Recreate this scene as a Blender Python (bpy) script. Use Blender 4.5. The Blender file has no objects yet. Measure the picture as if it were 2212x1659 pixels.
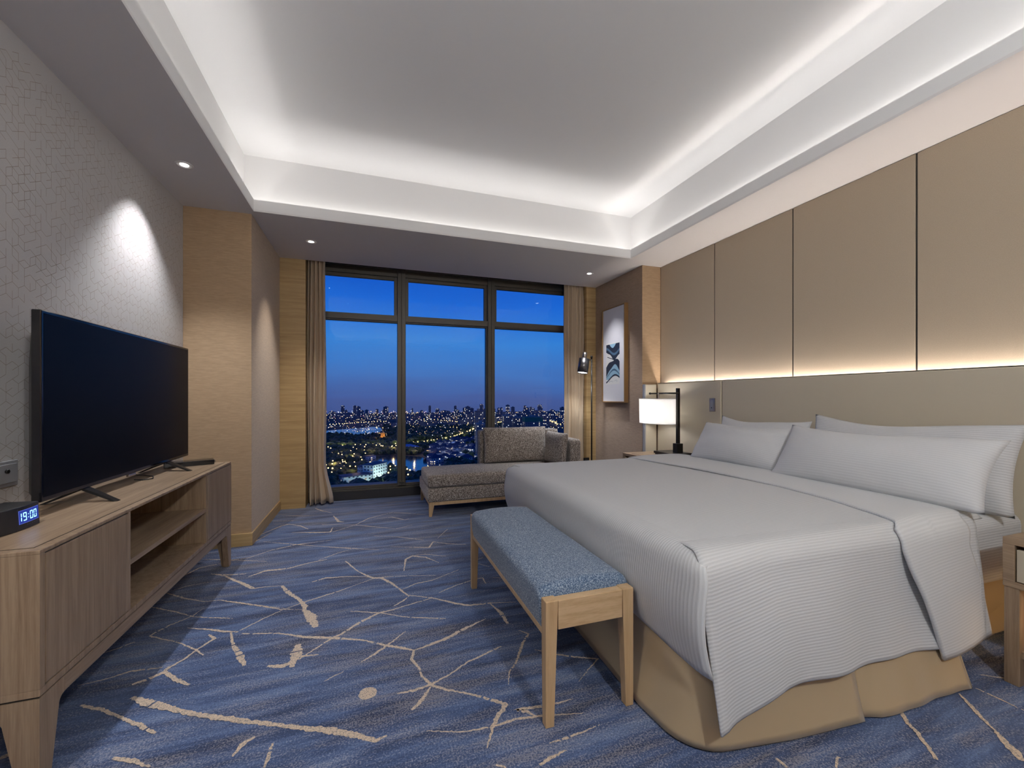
import bpy, bmesh, math, random
from mathutils import Vector, Matrix
random.seed(7)
S = bpy.context.scene
COL = S.collection
PI = math.pi

# ------------------------------------------------------------------ camera geometry (measured from the photograph)
FPX, U0, V0, HC = 898.0, 1106.0, 858.0, 1.2
YAW = math.atan(306/898)
sn, cs = math.sin(YAW), math.cos(YAW)
def ray(u, v):
    a = (u-U0)/FPX; b = (V0-v)/FPX
    return (sn+a*cs, cs-a*sn, b)
def at(u, v, Z=0.0):                       # point of the horizontal plane Z seen at a pixel
    d = ray(u, v); t = (Z-HC)/d[2]
    return (d[0]*t, d[1]*t)
def dist_scale(v, drop):                   # metres per pixel on the far ground
    return drop/(v-V0)

# ------------------------------------------------------------------ node helpers
def mat(name):
    m = bpy.data.materials.new(name); m.use_nodes = True
    nt = m.node_tree; nt.nodes.clear()
    out = nt.nodes.new('ShaderNodeOutputMaterial')
    b = nt.nodes.new('ShaderNodeBsdfPrincipled')
    nt.links.new(b.outputs[0], out.inputs[0])
    return m, nt, b
def N(nt, t, **kw):
    n = nt.nodes.new(t)
    for k, v in kw.items():
        if k in n.inputs: n.inputs[k].default_value = v
        else: setattr(n, k, v)
    return n
def L(nt, a, b): nt.links.new(a, b)
def rgb(c): return (c[0], c[1], c[2], 1)
def ramp(nt, fac, stops):
    r = N(nt, 'ShaderNodeValToRGB'); e = r.color_ramp.elements
    while len(e) < len(stops): e.new(0.5)
    for i, (p, c) in enumerate(stops):
        e[i].position = p; e[i].color = rgb(c) if len(c) == 3 else c
    L(nt, fac, r.inputs[0]); return r
def bump(nt, b, h, strength=0.3, dist=0.002):
    n = N(nt, 'ShaderNodeBump'); n.inputs['Strength'].default_value = strength; n.inputs['Distance'].default_value = dist
    L(nt, h, n.inputs['Height']); L(nt, n.outputs[0], b.inputs['Normal'])
def coords(nt, kind='Object', scale=(1, 1, 1)):
    tc = N(nt, 'ShaderNodeTexCoord'); mp = N(nt, 'ShaderNodeMapping')
    mp.inputs['Scale'].default_value = scale
    L(nt, tc.outputs[kind], mp.inputs[0]); return mp.outputs[0]
def geo(nt, scale=(1, 1, 1)):
    g = N(nt, 'ShaderNodeNewGeometry'); mp = N(nt, 'ShaderNodeMapping'); mp.inputs['Scale'].default_value = scale
    L(nt, g.outputs['Position'], mp.inputs[0]); return mp.outputs[0]
def noise(nt, vec, scale, detail=4, rough=0.6, dist=0.0):
    n = N(nt, 'ShaderNodeTexNoise'); n.inputs['Scale'].default_value = scale; n.inputs['Detail'].default_value = detail
    n.inputs['Roughness'].default_value = rough; n.inputs['Distortion'].default_value = dist
    L(nt, vec, n.inputs['Vector']); return n.outputs['Fac']

def plain(name, c, rough=0.5, metal=0.0, sheen=0.0, spec=0.5, nb=0.0, ns=200):
    m, nt, b = mat(name)
    b.inputs['Base Color'].default_value = rgb(c); b.inputs['Roughness'].default_value = rough
    b.inputs['Metallic'].default_value = metal; b.inputs['Sheen Weight'].default_value = sheen
    b.inputs['Specular IOR Level'].default_value = spec
    if nb: bump(nt, b, noise(nt, geo(nt), ns), nb, 0.001)
    return m
def emis(name, c, s):
    m = bpy.data.materials.new(name); m.use_nodes = True; nt = m.node_tree; nt.nodes.clear()
    out = nt.nodes.new('ShaderNodeOutputMaterial'); e = nt.nodes.new('ShaderNodeEmission')
    e.inputs[0].default_value = rgb(c); e.inputs[1].default_value = s
    nt.links.new(e.outputs[0], out.inputs[0]); return m
def wood(name, c1, c2, scale, rough=0.45, rings=0.0):
    m, nt, b = mat(name)
    v = geo(nt, scale)
    n1 = noise(nt, v, 1.0, 6, 0.65, 0.6)
    n2 = noise(nt, geo(nt, tuple(s*6 for s in scale)), 1.0, 3, 0.7)
    mx = N(nt, 'ShaderNodeMath', operation='MULTIPLY_ADD'); L(nt, n2, mx.inputs[0]); mx.inputs[1].default_value = 0.35; L(nt, n1, mx.inputs[2])
    r = ramp(nt, mx.outputs[0], [(0.45, c1), (0.8, c2)])
    L(nt, r.outputs[0], b.inputs['Base Color']); b.inputs['Roughness'].default_value = rough
    bump(nt, b, mx.outputs[0], 0.12, 0.001)
    return m
def tweed(name, cols, scale, rough=0.9, bs=0.5, warp=(1, 1, 1)):
    m, nt, b = mat(name)
    v = geo(nt, warp)
    n = noise(nt, v, scale, 2, 0.7, 0.5)
    k = len(cols)
    r = ramp(nt, n, [(0.36+0.28*i/(k-1), c) for i, c in enumerate(cols)])
    L(nt, r.outputs[0], b.inputs['Base Color']); b.inputs['Roughness'].default_value = rough
    b.inputs['Sheen Weight'].default_value = 0.25
    bump(nt, b, n, bs, 0.003)
    return m
def striped_cloth(name, c, pitch=0.0125, depth=0.8, con=0.86):
    m, nt, b = mat(name)
    uv = N(nt, 'ShaderNodeTexCoord')
    sp = N(nt, 'ShaderNodeSeparateXYZ'); L(nt, uv.outputs['UV'], sp.inputs[0])
    k = N(nt, 'ShaderNodeMath', operation='MULTIPLY'); L(nt, sp.outputs[1], k.inputs[0]); k.inputs[1].default_value = 2*PI/pitch
    s = N(nt, 'ShaderNodeMath', operation='SINE'); L(nt, k.outputs[0], s.inputs[0])
    mr = N(nt, 'ShaderNodeMapRange'); L(nt, s.outputs[0], mr.inputs[0]); mr.inputs[1].default_value = -0.5; mr.inputs[2].default_value = 0.5
    r = ramp(nt, mr.outputs[0], [(0, tuple(x*con for x in c)), (1, c)])
    L(nt, r.outputs[0], b.inputs['Base Color']); b.inputs['Roughness'].default_value = 0.75
    b.inputs['Sheen Weight'].default_value = 0.2; b.inputs['Specular IOR Level'].default_value = 0.3
    bump(nt, b, mr.outputs[0], depth, 0.0006)
    return m

M = {}
M['ceiling'] = plain('ceiling_paint', (0.87, 0.86, 0.85), 0.9, spec=0.2)
M['soffit'] = plain('soffit_paint', (0.80, 0.775, 0.765), 0.9, spec=0.2)
M['tan_fabric'] = tweed('tan_wall_fabric', [(0.35, 0.235, 0.135), (0.43, 0.295, 0.175)], 60, 0.75, 0.15, (0.25, 0.25, 3))
M['alcove_fabric'] = tweed('brown_wall_fabric', [(0.25, 0.165, 0.105), (0.32, 0.215, 0.145)], 60, 0.75, 0.15, (0.25, 0.25, 3))
M['gold_veneer'] = wood('golden_veneer', (0.36, 0.24, 0.10), (0.53, 0.37, 0.18), (1.2, 1.2, 26), 0.4)
M['panel'] = tweed('upholstered_panel', [(0.46, 0.37, 0.27), (0.50, 0.41, 0.30)], 260, 0.8, 0.08)
M['leather'] = plain('cream_leather', (0.60, 0.53, 0.41), 0.42, nb=0.06, ns=300)
M['oak'] = wood('oak', (0.185, 0.12, 0.072), (0.34, 0.245, 0.16), (38, 38, 1.6), 0.42)
M['oak_h'] = wood('oak_lengthwise', (0.185, 0.12, 0.072), (0.34, 0.245, 0.16), (38, 1.6, 38), 0.38)
M['ash'] = wood('ash_wood', (0.44, 0.29, 0.145), (0.58, 0.40, 0.225), (30, 30, 2.0), 0.4)
M['ash_x'] = wood('ash_wood_crosswise', (0.42, 0.27, 0.13), (0.60, 0.42, 0.24), (5, 8, 42), 0.4)
M['seam'] = plain('dark_seam', (0.015, 0.012, 0.01), 0.6)
M['black_gloss'] = plain('black_gloss', (0.006, 0.006, 0.008), 0.12)
M['black_plastic'] = plain('black_plastic', (0.012, 0.012, 0.014), 0.4)
M['screen'] = plain('tv_screen', (0.004, 0.005, 0.009), 0.3, spec=0.06)
M['dark_metal'] = plain('dark_metal', (0.03, 0.028, 0.027), 0.35, 0.8)
M['bronze'] = plain('window_bronze', (0.075, 0.068, 0.055), 0.45, 0.3)
M['bronze_dark'] = plain('window_base_black', (0.022, 0.022, 0.026), 0.5)
M['nickel'] = plain('brushed_nickel', (0.42, 0.37, 0.33), 0.3, 1.0)
M['gunmetal'] = plain('brushed_gunmetal', (0.16, 0.155, 0.16), 0.32, 1.0)
M['steel'] = plain('steel_plate', (0.36, 0.36, 0.38), 0.4, 0.3)
M['tan_paint'] = plain('cream_drawer_front', (0.50, 0.44, 0.34), 0.5)
M['curtain'] = plain('curtain_cloth', (0.62, 0.50, 0.36), 0.8, sheen=0.1, nb=0.1, ns=400)
M['lining'] = plain('curtain_lining', (0.72, 0.68, 0.62), 0.8)
M['satin'] = plain('tan_satin', (0.47, 0.36, 0.22), 0.30, sheen=0.2)
M['linen'] = striped_cloth('white_striped_linen', (0.69, 0.70, 0.71))
M['linen_fine'] = striped_cloth('white_fine_linen', (0.71, 0.72, 0.73), 0.0125, 0.45, 0.93)
M['bench_fabric'] = tweed('blue_tweed', [(0.03, 0.06, 0.12), (0.085, 0.145, 0.24), (0.36, 0.42, 0.50)], 200, 0.95, 0.6)
M['chaise_fabric'] = tweed('brown_grey_tweed', [(0.05, 0.038, 0.03), (0.20, 0.165, 0.14), (0.55, 0.50, 0.46)], 120, 0.95, 0.6)
M['paper'] = plain('art_paper', (0.70, 0.69, 0.73), 0.6)
M['frame_wood'] = plain('picture_frame_wood', (0.24, 0.135, 0.05), 0.45)
M['ink_dark'] = plain('ink_dark_navy', (0.012, 0.02, 0.045), 0.6)
M['ink_mid'] = plain('ink_slate_blue', (0.07, 0.14, 0.23), 0.6)
M['ink_light'] = plain('ink_pale_blue', (0.28, 0.46, 0.60), 0.6)
M['white_plastic'] = plain('white_plastic', (0.75, 0.74, 0.72), 0.4)
M['led'] = emis('downlight_led', (1.0, 0.95, 0.88), 14)
M['strip'] = emis('led_strip', (1.0, 0.93, 0.85), 6)
M['digit'] = emis('clock_digits', (0.25, 0.62, 1.0), 2.2)
M['clock_glow'] = emis('clock_display', (0.03, 0.05, 0.32), 0.8)
M['clock_rim'] = emis('clock_display_rim', (0.15, 0.2, 0.75), 0.6)
M['globe'] = emis('fill_globe_glow', (.97, .985, 1.0), 265)  # strong glow of the added fill lamp
M['bulb'] = emis('lamp_bulb', (0.9, 0.95, 1.0), 9)

# shade: translucent cloth
def shade_mat():
    m = bpy.data.materials.new('lamp_shade_cloth'); m.use_nodes = True; nt = m.node_tree; nt.nodes.clear()
    out = nt.nodes.new('ShaderNodeOutputMaterial')
    d = N(nt, 'ShaderNodeBsdfDiffuse'); d.inputs[0].default_value = (0.8, 0.78, 0.74, 1)
    t = N(nt, 'ShaderNodeBsdfTranslucent'); t.inputs[0].default_value = (0.85, 0.83, 0.8, 1)
    mx = N(nt, 'ShaderNodeMixShader'); mx.inputs[0].default_value = 0.6
    L(nt, d.outputs[0], mx.inputs[1]); L(nt, t.outputs[0], mx.inputs[2]); L(nt, mx.outputs[0], out.inputs[0]); return m
M['shade'] = shade_mat()
def glass_mat():
    m = bpy.data.materials.new('window_glass'); m.use_nodes = True; nt = m.node_tree; nt.nodes.clear()
    out = nt.nodes.new('ShaderNodeOutputMaterial')
    t = N(nt, 'ShaderNodeBsdfTransparent'); t.inputs[0].default_value = (0.97, 0.98, 0.98, 1)
    g = N(nt, 'ShaderNodeBsdfGlossy'); g.inputs['Roughness'].default_value = 0.0; g.inputs[0].default_value = (1, 1, 1, 1)
    mx = N(nt, 'ShaderNodeMixShader'); mx.inputs[0].default_value = 0.018
    L(nt, t.outputs[0], mx.inputs[1]); L(nt, g.outputs[0], mx.inputs[2]); L(nt, mx.outputs[0], out.inputs[0]); return m
M['glass'] = glass_mat()

def wallpaper():
    m, nt, b = mat('grey_wallpaper')
    n = noise(nt, geo(nt), 500, 2, 0.7)
    r = ramp(nt, n, [(0.3, (0.46, 0.435, 0.425)), (0.7, (0.56, 0.535, 0.52))])
    L(nt, r.outputs[0], b.inputs['Base Color']); b.inputs['Roughness'].default_value = 0.55
    bump(nt, b, n, 0.35, 0.001); return m
M['wallpaper'] = wallpaper()
M['wall_line'] = plain('wallpaper_line', (0.29, 0.235, 0.19), 0.5)

def carpet():
    m, nt, b = mat('blue_carpet')
    g = N(nt, 'ShaderNodeNewGeometry')
    mp = N(nt, 'ShaderNodeMapping'); mp.inputs['Rotation'].default_value = (0, 0, math.radians(-13)); mp.inputs['Scale'].default_value = (1.0, 7.0, 1)
    L(nt, g.outputs['Position'], mp.inputs[0])
    streak = noise(nt, mp.outputs[0], 1.7, 6, 0.62, 0.35)
    broad = noise(nt, g.outputs['Position'], 0.8, 2, 0.5)
    fine = noise(nt, g.outputs['Position'], 150, 3, 0.8)
    base = ramp(nt, streak, [(0.34, (0.022, 0.036, 0.085)), (0.47, (0.046, 0.078, 0.172)), (0.58, (0.080, 0.126, 0.25)), (0.74, (0.18, 0.235, 0.37))])
    # tan flecks where the streaks are light
    a = N(nt, 'ShaderNodeMath', operation='MULTIPLY_ADD'); L(nt, fine, a.inputs[0]); a.inputs[1].default_value = 1.6
    st2 = noise(nt, mp.outputs[0], 2.3, 5, 0.7, 0.2); L(nt, st2, a.inputs[2])
    bb = N(nt, 'ShaderNodeMath', operation='MULTIPLY_ADD'); L(nt, broad, bb.inputs[0]); bb.inputs[1].default_value = 0.6; L(nt, a.outputs[0], bb.inputs[2])
    fl = ramp(nt, bb.outputs[0], [(0.0, (0, 0, 0)), (1.0, (1, 1, 1))])
    mr = N(nt, 'ShaderNodeMapRange'); L(nt, bb.outputs[0], mr.inputs[0]); mr.inputs[1].default_value = 1.62; mr.inputs[2].default_value = 1.76
    mul = N(nt, 'ShaderNodeMath', operation='MULTIPLY'); L(nt, mr.outputs[0], mul.inputs[0]); mul.inputs[1].default_value = 0.42
    mix = N(nt, 'ShaderNodeMix', data_type='RGBA'); L(nt, mul.outputs[0], mix.inputs[0])
    L(nt, base.outputs[0], mix.inputs[6]); mix.inputs[7].default_value = (0.33, 0.30, 0.28, 1)
    f2 = ramp(nt, fine, [(0.32, (0.45, 0.46, 0.5)), (0.68, (1.55, 1.52, 1.48))])
    m2 = N(nt, 'ShaderNodeMix', data_type='RGBA', blend_type='MULTIPLY'); m2.inputs[0].default_value = 1.0
    L(nt, mix.outputs[2], m2.inputs[6]); L(nt, f2.outputs[0], m2.inputs[7])
    L(nt, m2.outputs[2], b.inputs['Base Color']); b.inputs['Roughness'].default_value = 1.0; b.inputs['Specular IOR Level'].default_value = 0.1
    b.inputs['Sheen Weight'].default_value = 0.15
    bump(nt, b, fine, 0.5, 0.003); return m
M['carpet'] = carpet()
M['carpet_line'] = tweed('carpet_cream_line', [(0.20, 0.19, 0.19), (0.56, 0.44, 0.33), (0.64, 0.51, 0.39)], 170, 1.0, 0.5)

# ------------------------------------------------------------------ mesh helpers (all shapes are given in world metres)
def nb(): return bmesh.new()
def box(bm, x0, x1, y0, y1, z0, z1, bev=0.0, mi=0, seg=2, smooth=False):
    r = bmesh.ops.create_cube(bm, size=1.0)
    vs = r['verts']
    for v in vs:
        v.co = Vector((x0+(v.co.x+.5)*(x1-x0), y0+(v.co.y+.5)*(y1-y0), z0+(v.co.z+.5)*(z1-z0)))
    fs = set(f for v in vs for f in v.link_faces)
    if bev:
        es = list(set(e for v in vs for e in v.link_edges))
        k = bmesh.ops.bevel(bm, geom=es, offset=bev, segments=seg, profile=0.5, affect='EDGES')
        fs = set(k['faces']) | set(f for f in fs if f.is_valid)
    for f in fs: f.material_index = mi; f.smooth = smooth
    return fs
def hexa(bm, lo, hi, mi=0, bev=0.0):       # two quads (4 points each), joined
    a = [bm.verts.new(p) for p in lo]; b = [bm.verts.new(p) for p in hi]
    fs = [bm.faces.new(a[::-1]), bm.faces.new(b)]
    for i in range(4): fs.append(bm.faces.new((a[i], a[(i+1) % 4], b[(i+1) % 4], b[i])))
    for f in fs: f.material_index = mi
    if bev:
        es = list(set(e for f in fs for e in f.edges))
        bmesh.ops.bevel(bm, geom=es, offset=bev, segments=2, profile=0.5, affect='EDGES')
def rect(x0, x1, y0, y1, z): return [(x0, y0, z), (x1, y0, z), (x1, y1, z), (x0, y1, z)]
def quad(bm, pts, mi=0):
    f = bm.faces.new([bm.verts.new(p) for p in pts]); f.material_index = mi; return f
def prism(bm, pts, axis, a, b, mi=0):      # polygon in the two other axes, extruded along axis
    def P(p, k):
        if axis == 0: return (k, p[0], p[1])
        if axis == 1: return (p[0], k, p[1])
        return (p[0], p[1], k)
    va = [bm.verts.new(P(p, a)) for p in pts]; vb = [bm.verts.new(P(p, b)) for p in pts]
    fs = [bm.faces.new(va[::-1]), bm.faces.new(vb)]
    n = len(pts)
    for i in range(n): fs.append(bm.faces.new((va[i], va[(i+1) % n], vb[(i+1) % n], vb[i])))
    for f in fs: f.material_index = mi
    bmesh.ops.recalc_face_normals(bm, faces=fs)
def tube(bm, pts, r, n=12, mi=0, cap=True):
    pts = [Vector(p) for p in pts]; rs = r if isinstance(r, (list, tuple)) else [r]*len(pts)
    rings = []; pn = None
    for i, p in enumerate(pts):
        d = (pts[min(i+1, len(pts)-1)]-pts[max(i-1, 0)]).normalized()
        if pn is None: pn = Vector((0, 0, 1)).cross(d) if abs(d.z) < .9 else Vector((1, 0, 0)).cross(d)
        pn = (pn-d*pn.dot(d)).normalized(); q = d.cross(pn)
        rings.append([bm.verts.new(p+(pn*math.cos(2*PI*k/n)+q*math.sin(2*PI*k/n))*rs[i]) for k in range(n)])
    for a, b in zip(rings, rings[1:]):
        for k in range(n):
            f = bm.faces.new((a[k], a[(k+1) % n], b[(k+1) % n], b[k])); f.smooth = True; f.material_index = mi
    if cap:
        f = bm.faces.new(rings[0][::-1]); f.material_index = mi
        f = bm.faces.new(rings[-1]); f.material_index = mi
def grid(bm, nu, nv, f, uvf=None, mi=0, smooth=True, closed=False):
    uvl = bm.loops.layers.uv.verify()
    vs = [[bm.verts.new(f(i/nu, j/nv)) for j in range(nv+1)] for i in range(nu+1)]
    fs = []
    for i in range(nu):
        for j in range(nv):
            q = [(i, j), (i+1, j), (i+1, j+1), (i, j+1)]
            try: fc = bm.faces.new([vs[a][b] for a, b in q])
            except ValueError: continue
            fc.smooth = smooth; fc.material_index = mi; fs.append(fc)
            if uvf:
                for lp, (a, b) in zip(fc.loops, q): lp[uvl].uv = uvf(a/nu, b/nv)
    return fs

def obj(name, bm, m, parent=None, root=None, mods=None):
    me = bpy.data.meshes.new(name)
    base = Vector((0, 0, 0))
    r = parent
    while r is not None:
        base += r.location; r = r.parent
    if base.length: bmesh.ops.translate(bm, verts=bm.verts, vec=-base)
    bm.to_mesh(me); bm.free()
    for k in (m if isinstance(m, (list, tuple)) else [m]): me.materials.append(M[k] if isinstance(k, str) else k)
    o = bpy.data.objects.new(name, me); COL.objects.link(o)
    if parent is not None: o.parent = parent
    return o
def centre(o):                             # put a single-mesh thing's origin at its base
    me = o.data
    xs = [v.co for v in me.vertices]
    c = Vector(((min(p.x for p in xs)+max(p.x for p in xs))/2, (min(p.y for p in xs)+max(p.y for p in xs))/2, min(p.z for p in xs)))
    me.transform(Matrix.Translation(-c)); o.location = c; return o
def thing(name, label, cat, loc=(0, 0, 0), group=None):
    o = bpy.data.objects.new(name, None); COL.objects.link(o); o.location = loc
    o.empty_display_size = 0.1; tag(o, label, cat, group); return o
def tag(o, label, cat, group=None, kind=None):
    if label: o['label'] = label
    if cat: o['category'] = cat
    if group: o['group'] = group
    if kind: o['kind'] = kind
    return o
def struct(name, bm, m):
    o = obj(name, bm, m); o['kind'] = 'structure'; return o
def dup(o, loc=None, parent=None):
    c = o.copy(); COL.objects.link(c)
    if parent is not None: c.parent = parent
    if loc is not None: c.location = loc
    for ch in list(o.children): dup(ch, None, c)
    return c
def solid(o, t, off=-1.0):
    md = o.modifiers.new('thickness', 'SOLIDIFY'); md.thickness = t; md.offset = off; return o
def smoothstep(a, b, x):
    t = max(0, min(1, (x-a)/(b-a))); return t*t*(3-2*t)
def interp(tab, x):
    if x <= tab[0][0]: return tab[0][1]
    for (a, p), (b, q) in zip(tab, tab[1:]):
        if x <= b: return p+(q-p)*(x-a)/(b-a)
    return tab[-1][1]

# ================================================================== ROOM SHELL
XL, XR, YB, YF = -1.38, 3.15, 4.99, -1.75      # left wall, right wall, window wall face, wall behind the camera
ZS = 2.69                                      # soffit height
XA = 2.905                                     # alcove wall on the right
YA = 3.97
# floor
bm = nb()
uvl = bm.loops.layers.uv.verify()
nx, ny = 10, 14
fx0, fx1, fy0, fy1 = XL-.1, XR+.1, YF-.1, 5.35
quad(bm, [(fx0, fy0, 0), (fx1, fy0, 0), (fx1, fy1, 0), (fx0, fy1, 0)], 0)
quad(bm, [(fx0, fy0, -.12), (fx0, fy1, -.12), (fx1, fy1, -.12), (fx1, fy0, -.12)], 0)
rnd = random.Random(3)
HS = [0.0008]
def stroke(pts, w):
    """one cream line of the carpet pattern: a ragged ribbon through floor points"""
    HS[0] += .00002; h = HS[0]; ph1, ph2 = rnd.uniform(0, 6), rnd.uniform(0, 6)
    P = []
    for a, b in zip(pts, pts[1:]):
        n = max(1, int(math.dist(a[:2], b[:2])/0.008))
        for k in range(n):
            t = k/n; P.append((a[0]+(b[0]-a[0])*t, a[1]+(b[1]-a[1])*t, a[2]+(b[2]-a[2])*t))
    P.append(pts[-1]); n = len(P)
    if n < 3: return
    le, ri = [], []
    for i, p in enumerate(P):
        a, b = P[max(i-1, 0)], P[min(i+1, n-1)]
        dx, dy = b[0]-a[0], b[1]-a[1]; l = math.hypot(dx, dy) or 1
        wl = 1+.30*math.sin(i*.11+ph1)+.15*math.sin(i*.031+ph2); w2 = p[2]*wl*w*0.38*(0.7+0.6*rnd.random())
        j = rnd.uniform(-.0022, .0022); w3 = p[2]*wl*w*0.38*(0.7+0.6*rnd.random())
        le.append(bm.verts.new((p[0]-dy/l*(w2+j), p[1]+dx/l*(w2+j), h)))
        ri.append(bm.verts.new((p[0]+dy/l*(w3-j), p[1]-dx/l*(w3-j), h)))
    for i in range(n-1):
        if rnd.random() < .03: continue
        f = bm.faces.new((le[i], ri[i], ri[i+1], le[i+1])); f.material_index = 1
def R6(L_, w, taper=True): return T([(500+x/2.765, 1100+y/2.765) for x, y in L_], w, taper)
def R3(L_, w, taper=True): return T([(x/3.16, 1150+y/3.16) for x, y in L_], w, taper)
def RB(L_, w, taper=True): return T([(1680+x/2.968, 1100+y/2.968) for x, y in L_], w, taper)
def T(px, w, taper):
    q = [at(u, v) for u, v in px]; n = len(q)
    stroke([(p[0], p[1], (0.45 if (taper and i in (0, n-1)) else 1.0)) for i, p in enumerate(q)], w)
for Lx, w in [
    ([(20, 740), (200, 650), (310, 600), (450, 550), (640, 490), (860, 410)], .013),
    ([(0, 555), (180, 580), (300, 600), (430, 600)], .011), ([(430, 595), (470, 640), (505, 705)], .055),
    ([(300, 458), (340, 500), (400, 535), (440, 580), (430, 600)], .034), ([(0, 420), (60, 445), (120, 475), (200, 465), (300, 458)], .013),
    ([(680, 310), (760, 375), (840, 410), (900, 412), (960, 445), (1020, 490), (1060, 520)], .022),
    ([(480, 435), (560, 412), (700, 402), (840, 405)], .02), ([(860, 410), (1000, 400), (1220, 395)], .012),
    ([(1020, 480), (1100, 445), (1200, 425), (1360, 360)], .011), ([(1060, 520), (1030, 545), (970, 580)], .015),
    ([(1060, 515), (1200, 530), (1330, 562), (1420, 575), (1520, 565), (1560, 560), (1700, 555)], .018),
    ([(1540, 560), (1610, 620), (1650, 685)], .03),
    ([(1200, 530), (1080, 565), (950, 605), (880, 620), (760, 680), (660, 745), (600, 770), (400, 900)], .018),
    ([(710, 610), (890, 620), (1040, 645), (1280, 655)], .015),
    ([(60, 745), (280, 742), (450, 765), (620, 770), (800, 785), (930, 815), (1020, 830), (1090, 845)], .018),
    ([(1090, 845), (1160, 820), (1280, 775), (1400, 710), (1520, 655)], .02),
    ([(1090, 840), (1075, 900), (1120, 950), (1140, 1000), (1190, 1040)], .022),
    ([(775, 915), (850, 870), (930, 815), (1040, 730)], .012),
    ([(215, 938), (300, 940), (360, 915), (400, 880), (520, 870)], .03), ([(400, 808), (390, 860), (360, 945)], .05),
    ([(990, 1105), (1100, 1080), (1190, 1050), (1300, 990), (1400, 920), (1610, 820)], .016),
    ([(1075, 1200), (1130, 1150), (1190, 1060)], .02),
    ([(1150, 1010), (1190, 1050), (1290, 1080), (1420, 1105), (1540, 1135), (1640, 1170), (1590, 1240), (1560, 1300), (1530, 1430)], .017),
    ([(1165, 1325), (1270, 1330), (1400, 1330), (1560, 1300), (1700, 1255), (1850, 1235), (2100, 1220)], .012),
    ([(2040, 1135), (1900, 1170), (1780, 1190), (1690, 1200), (1760, 1210), (1830, 1240)], .016),
    ([(0, 1265), (200, 1280), (400, 1305), (600, 1325), (760, 1355), (860, 1385), (930, 1355)], .03),
    ([(140, 1360), (60, 1410), (0, 1480)], .022), ([(245, 1400), (215, 1490), (190, 1546)], .02),
    ([(555, 1030), (610, 1000), (670, 970)], .01), ([(1715, 725), (1775, 745), (1740, 800), (1700, 920), (1660, 970), (1655, 1050)], .012),
    ([(1810, 840), (1950, 870), (2060, 885), (2190, 895), (2130, 960), (2075, 1030)], .011),
    ([(1240, 500), (1330, 460), (1450, 420), (1500, 410), (1520, 445)], .012), ([(1560, 408), (1610, 412)], .01),
    ([(1030, 370), (1040, 300), (1080, 280), (1160, 288), (1240, 320)], .018), ([(1078, 278), (1160, 270), (1280, 282)], .012),
    ([(190, 195), (370, 210), (560, 225), (720, 235), (880, 243)], .014), ([(0, 305), (100, 292), (240, 245), (390, 212), (600, 185)], .012),
    ([(100, 405), (200, 370), (340, 355), (450, 325), (570, 300)], .02), ([(520, 305), (630, 265), (730, 235)], .01),
    ([(250, 90), (340, 90), (410, 100), (460, 120)], .016), ([(360, 140), (500, 140), (590, 138), (605, 110)], .02),
    ([(600, 138), (740, 95), (820, 55), (960, 20), (1160, 32)], .014), ([(540, 92), (740, 95), (980, 118), (1080, 95)], .012),
    ([(820, 62), (960, 48), (1040, 65), (1060, 55)], .016), ([(500, -5), (540, 10), (600, 22)], .02), ([(610, 40), (640, 75), (670, 76)], .03),
    ([(850, 160), (980, 165), (1150, 185)], .014), ([(950, 225), (1180, 230), (1205, 195), (1290, 208), (1400, 210)], .015), ([(1230, 175), (1290, 120)], .01),
    ([(130, 190), (180, 150), (300, 100), (350, 90)], .014), ([(1840, 1530), (1900, 1490), (2000, 1440)], .016),
    ([(1900, 1400), (2000, 1370), (2200, 1290)], .01), ([(1580, 1530), (1640, 1545)], .02), ([(1430, 318), (1500, 290)], .01), ([(1440, 318), (1540, 345)], .011),
    ([(300, 36), (420, 42), (560, 30)], .012), ([(70, 60), (250, 72), (370, 68)], .012)]:
    R6(Lx, w)
for Lx, w in [
    ([(1280, 655), (1420, 665), (1540, 680), (1620, 680)], .013), ([(1575, 680), (1590, 770), (1640, 850), (1668, 912)], .032),
    ([(1440, 285), (1540, 300), (1600, 330), (1690, 362), (1740, 385)], .022), ([(1680, 285), (1560, 292), (1440, 285)], .014),
    ([(1030, 510), (1200, 545), (1330, 580), (1590, 590)], .013), ([(1390, 520), (1310, 575), (1150, 640), (1020, 710), (1200, 750), (1320, 795), (1390, 840)], .011),
    ([(1130, 415), (1250, 450), (1400, 475), (1500, 465), (1760, 500), (1980, 525)], .013), ([(1130, 415), (1270, 370), (1430, 340)], .009),
    ([(530, 1050), (700, 1010), (900, 950), (1110, 925)], .012), ([(1425, 700), (1465, 728), (1350, 800), (1240, 880), (1160, 920), (1110, 960), (1000, 1010), (900, 1042)], .024),
    ([(1120, 950), (1200, 1010), (1290, 1045)], .034), ([(700, 830), (820, 790), (920, 750)], .014),
    ([(550, 1185), (700, 1215), (820, 1265), (950, 1320), (1060, 1375)], .022),
    ([(900, 1130), (1000, 1165), (1150, 1200), (1300, 1240), (1450, 1262), (1700, 1290)], .032),
    ([(770, 1545), (900, 1560), (1020, 1608)], .02), ([(0, 1545), (90, 1515)], .04),
    ([(1210, 320), (1290, 280), (1360, 245), (1530, 210)], .02), ([(1360, 185), (1560, 190), (1820, 200)], .013), ([(1380, 155), (1550, 115), (1750, 60), (1850, 5)], .012)]:
    R3(Lx, w)
for Lx, w in [([(1270, 1150), (1400, 1210), (1579, 1295)], .02), ([(1165, 1185), (1290, 1320), (1400, 1430)], .018), ([(1400, 1430), (1500, 1540), (1579, 1620)], .055),
              ([(700, 1290), (790, 1300), (830, 1370), (900, 1440), (1020, 1610)], .022), ([(-10, 1600), (60, 1660)], .03), ([(1300, 1065), (1440, 1085), (1570, 1100)], .01), ([(370, 1659), (390, 1590)], .016)]:
    RB(Lx, w)
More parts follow.
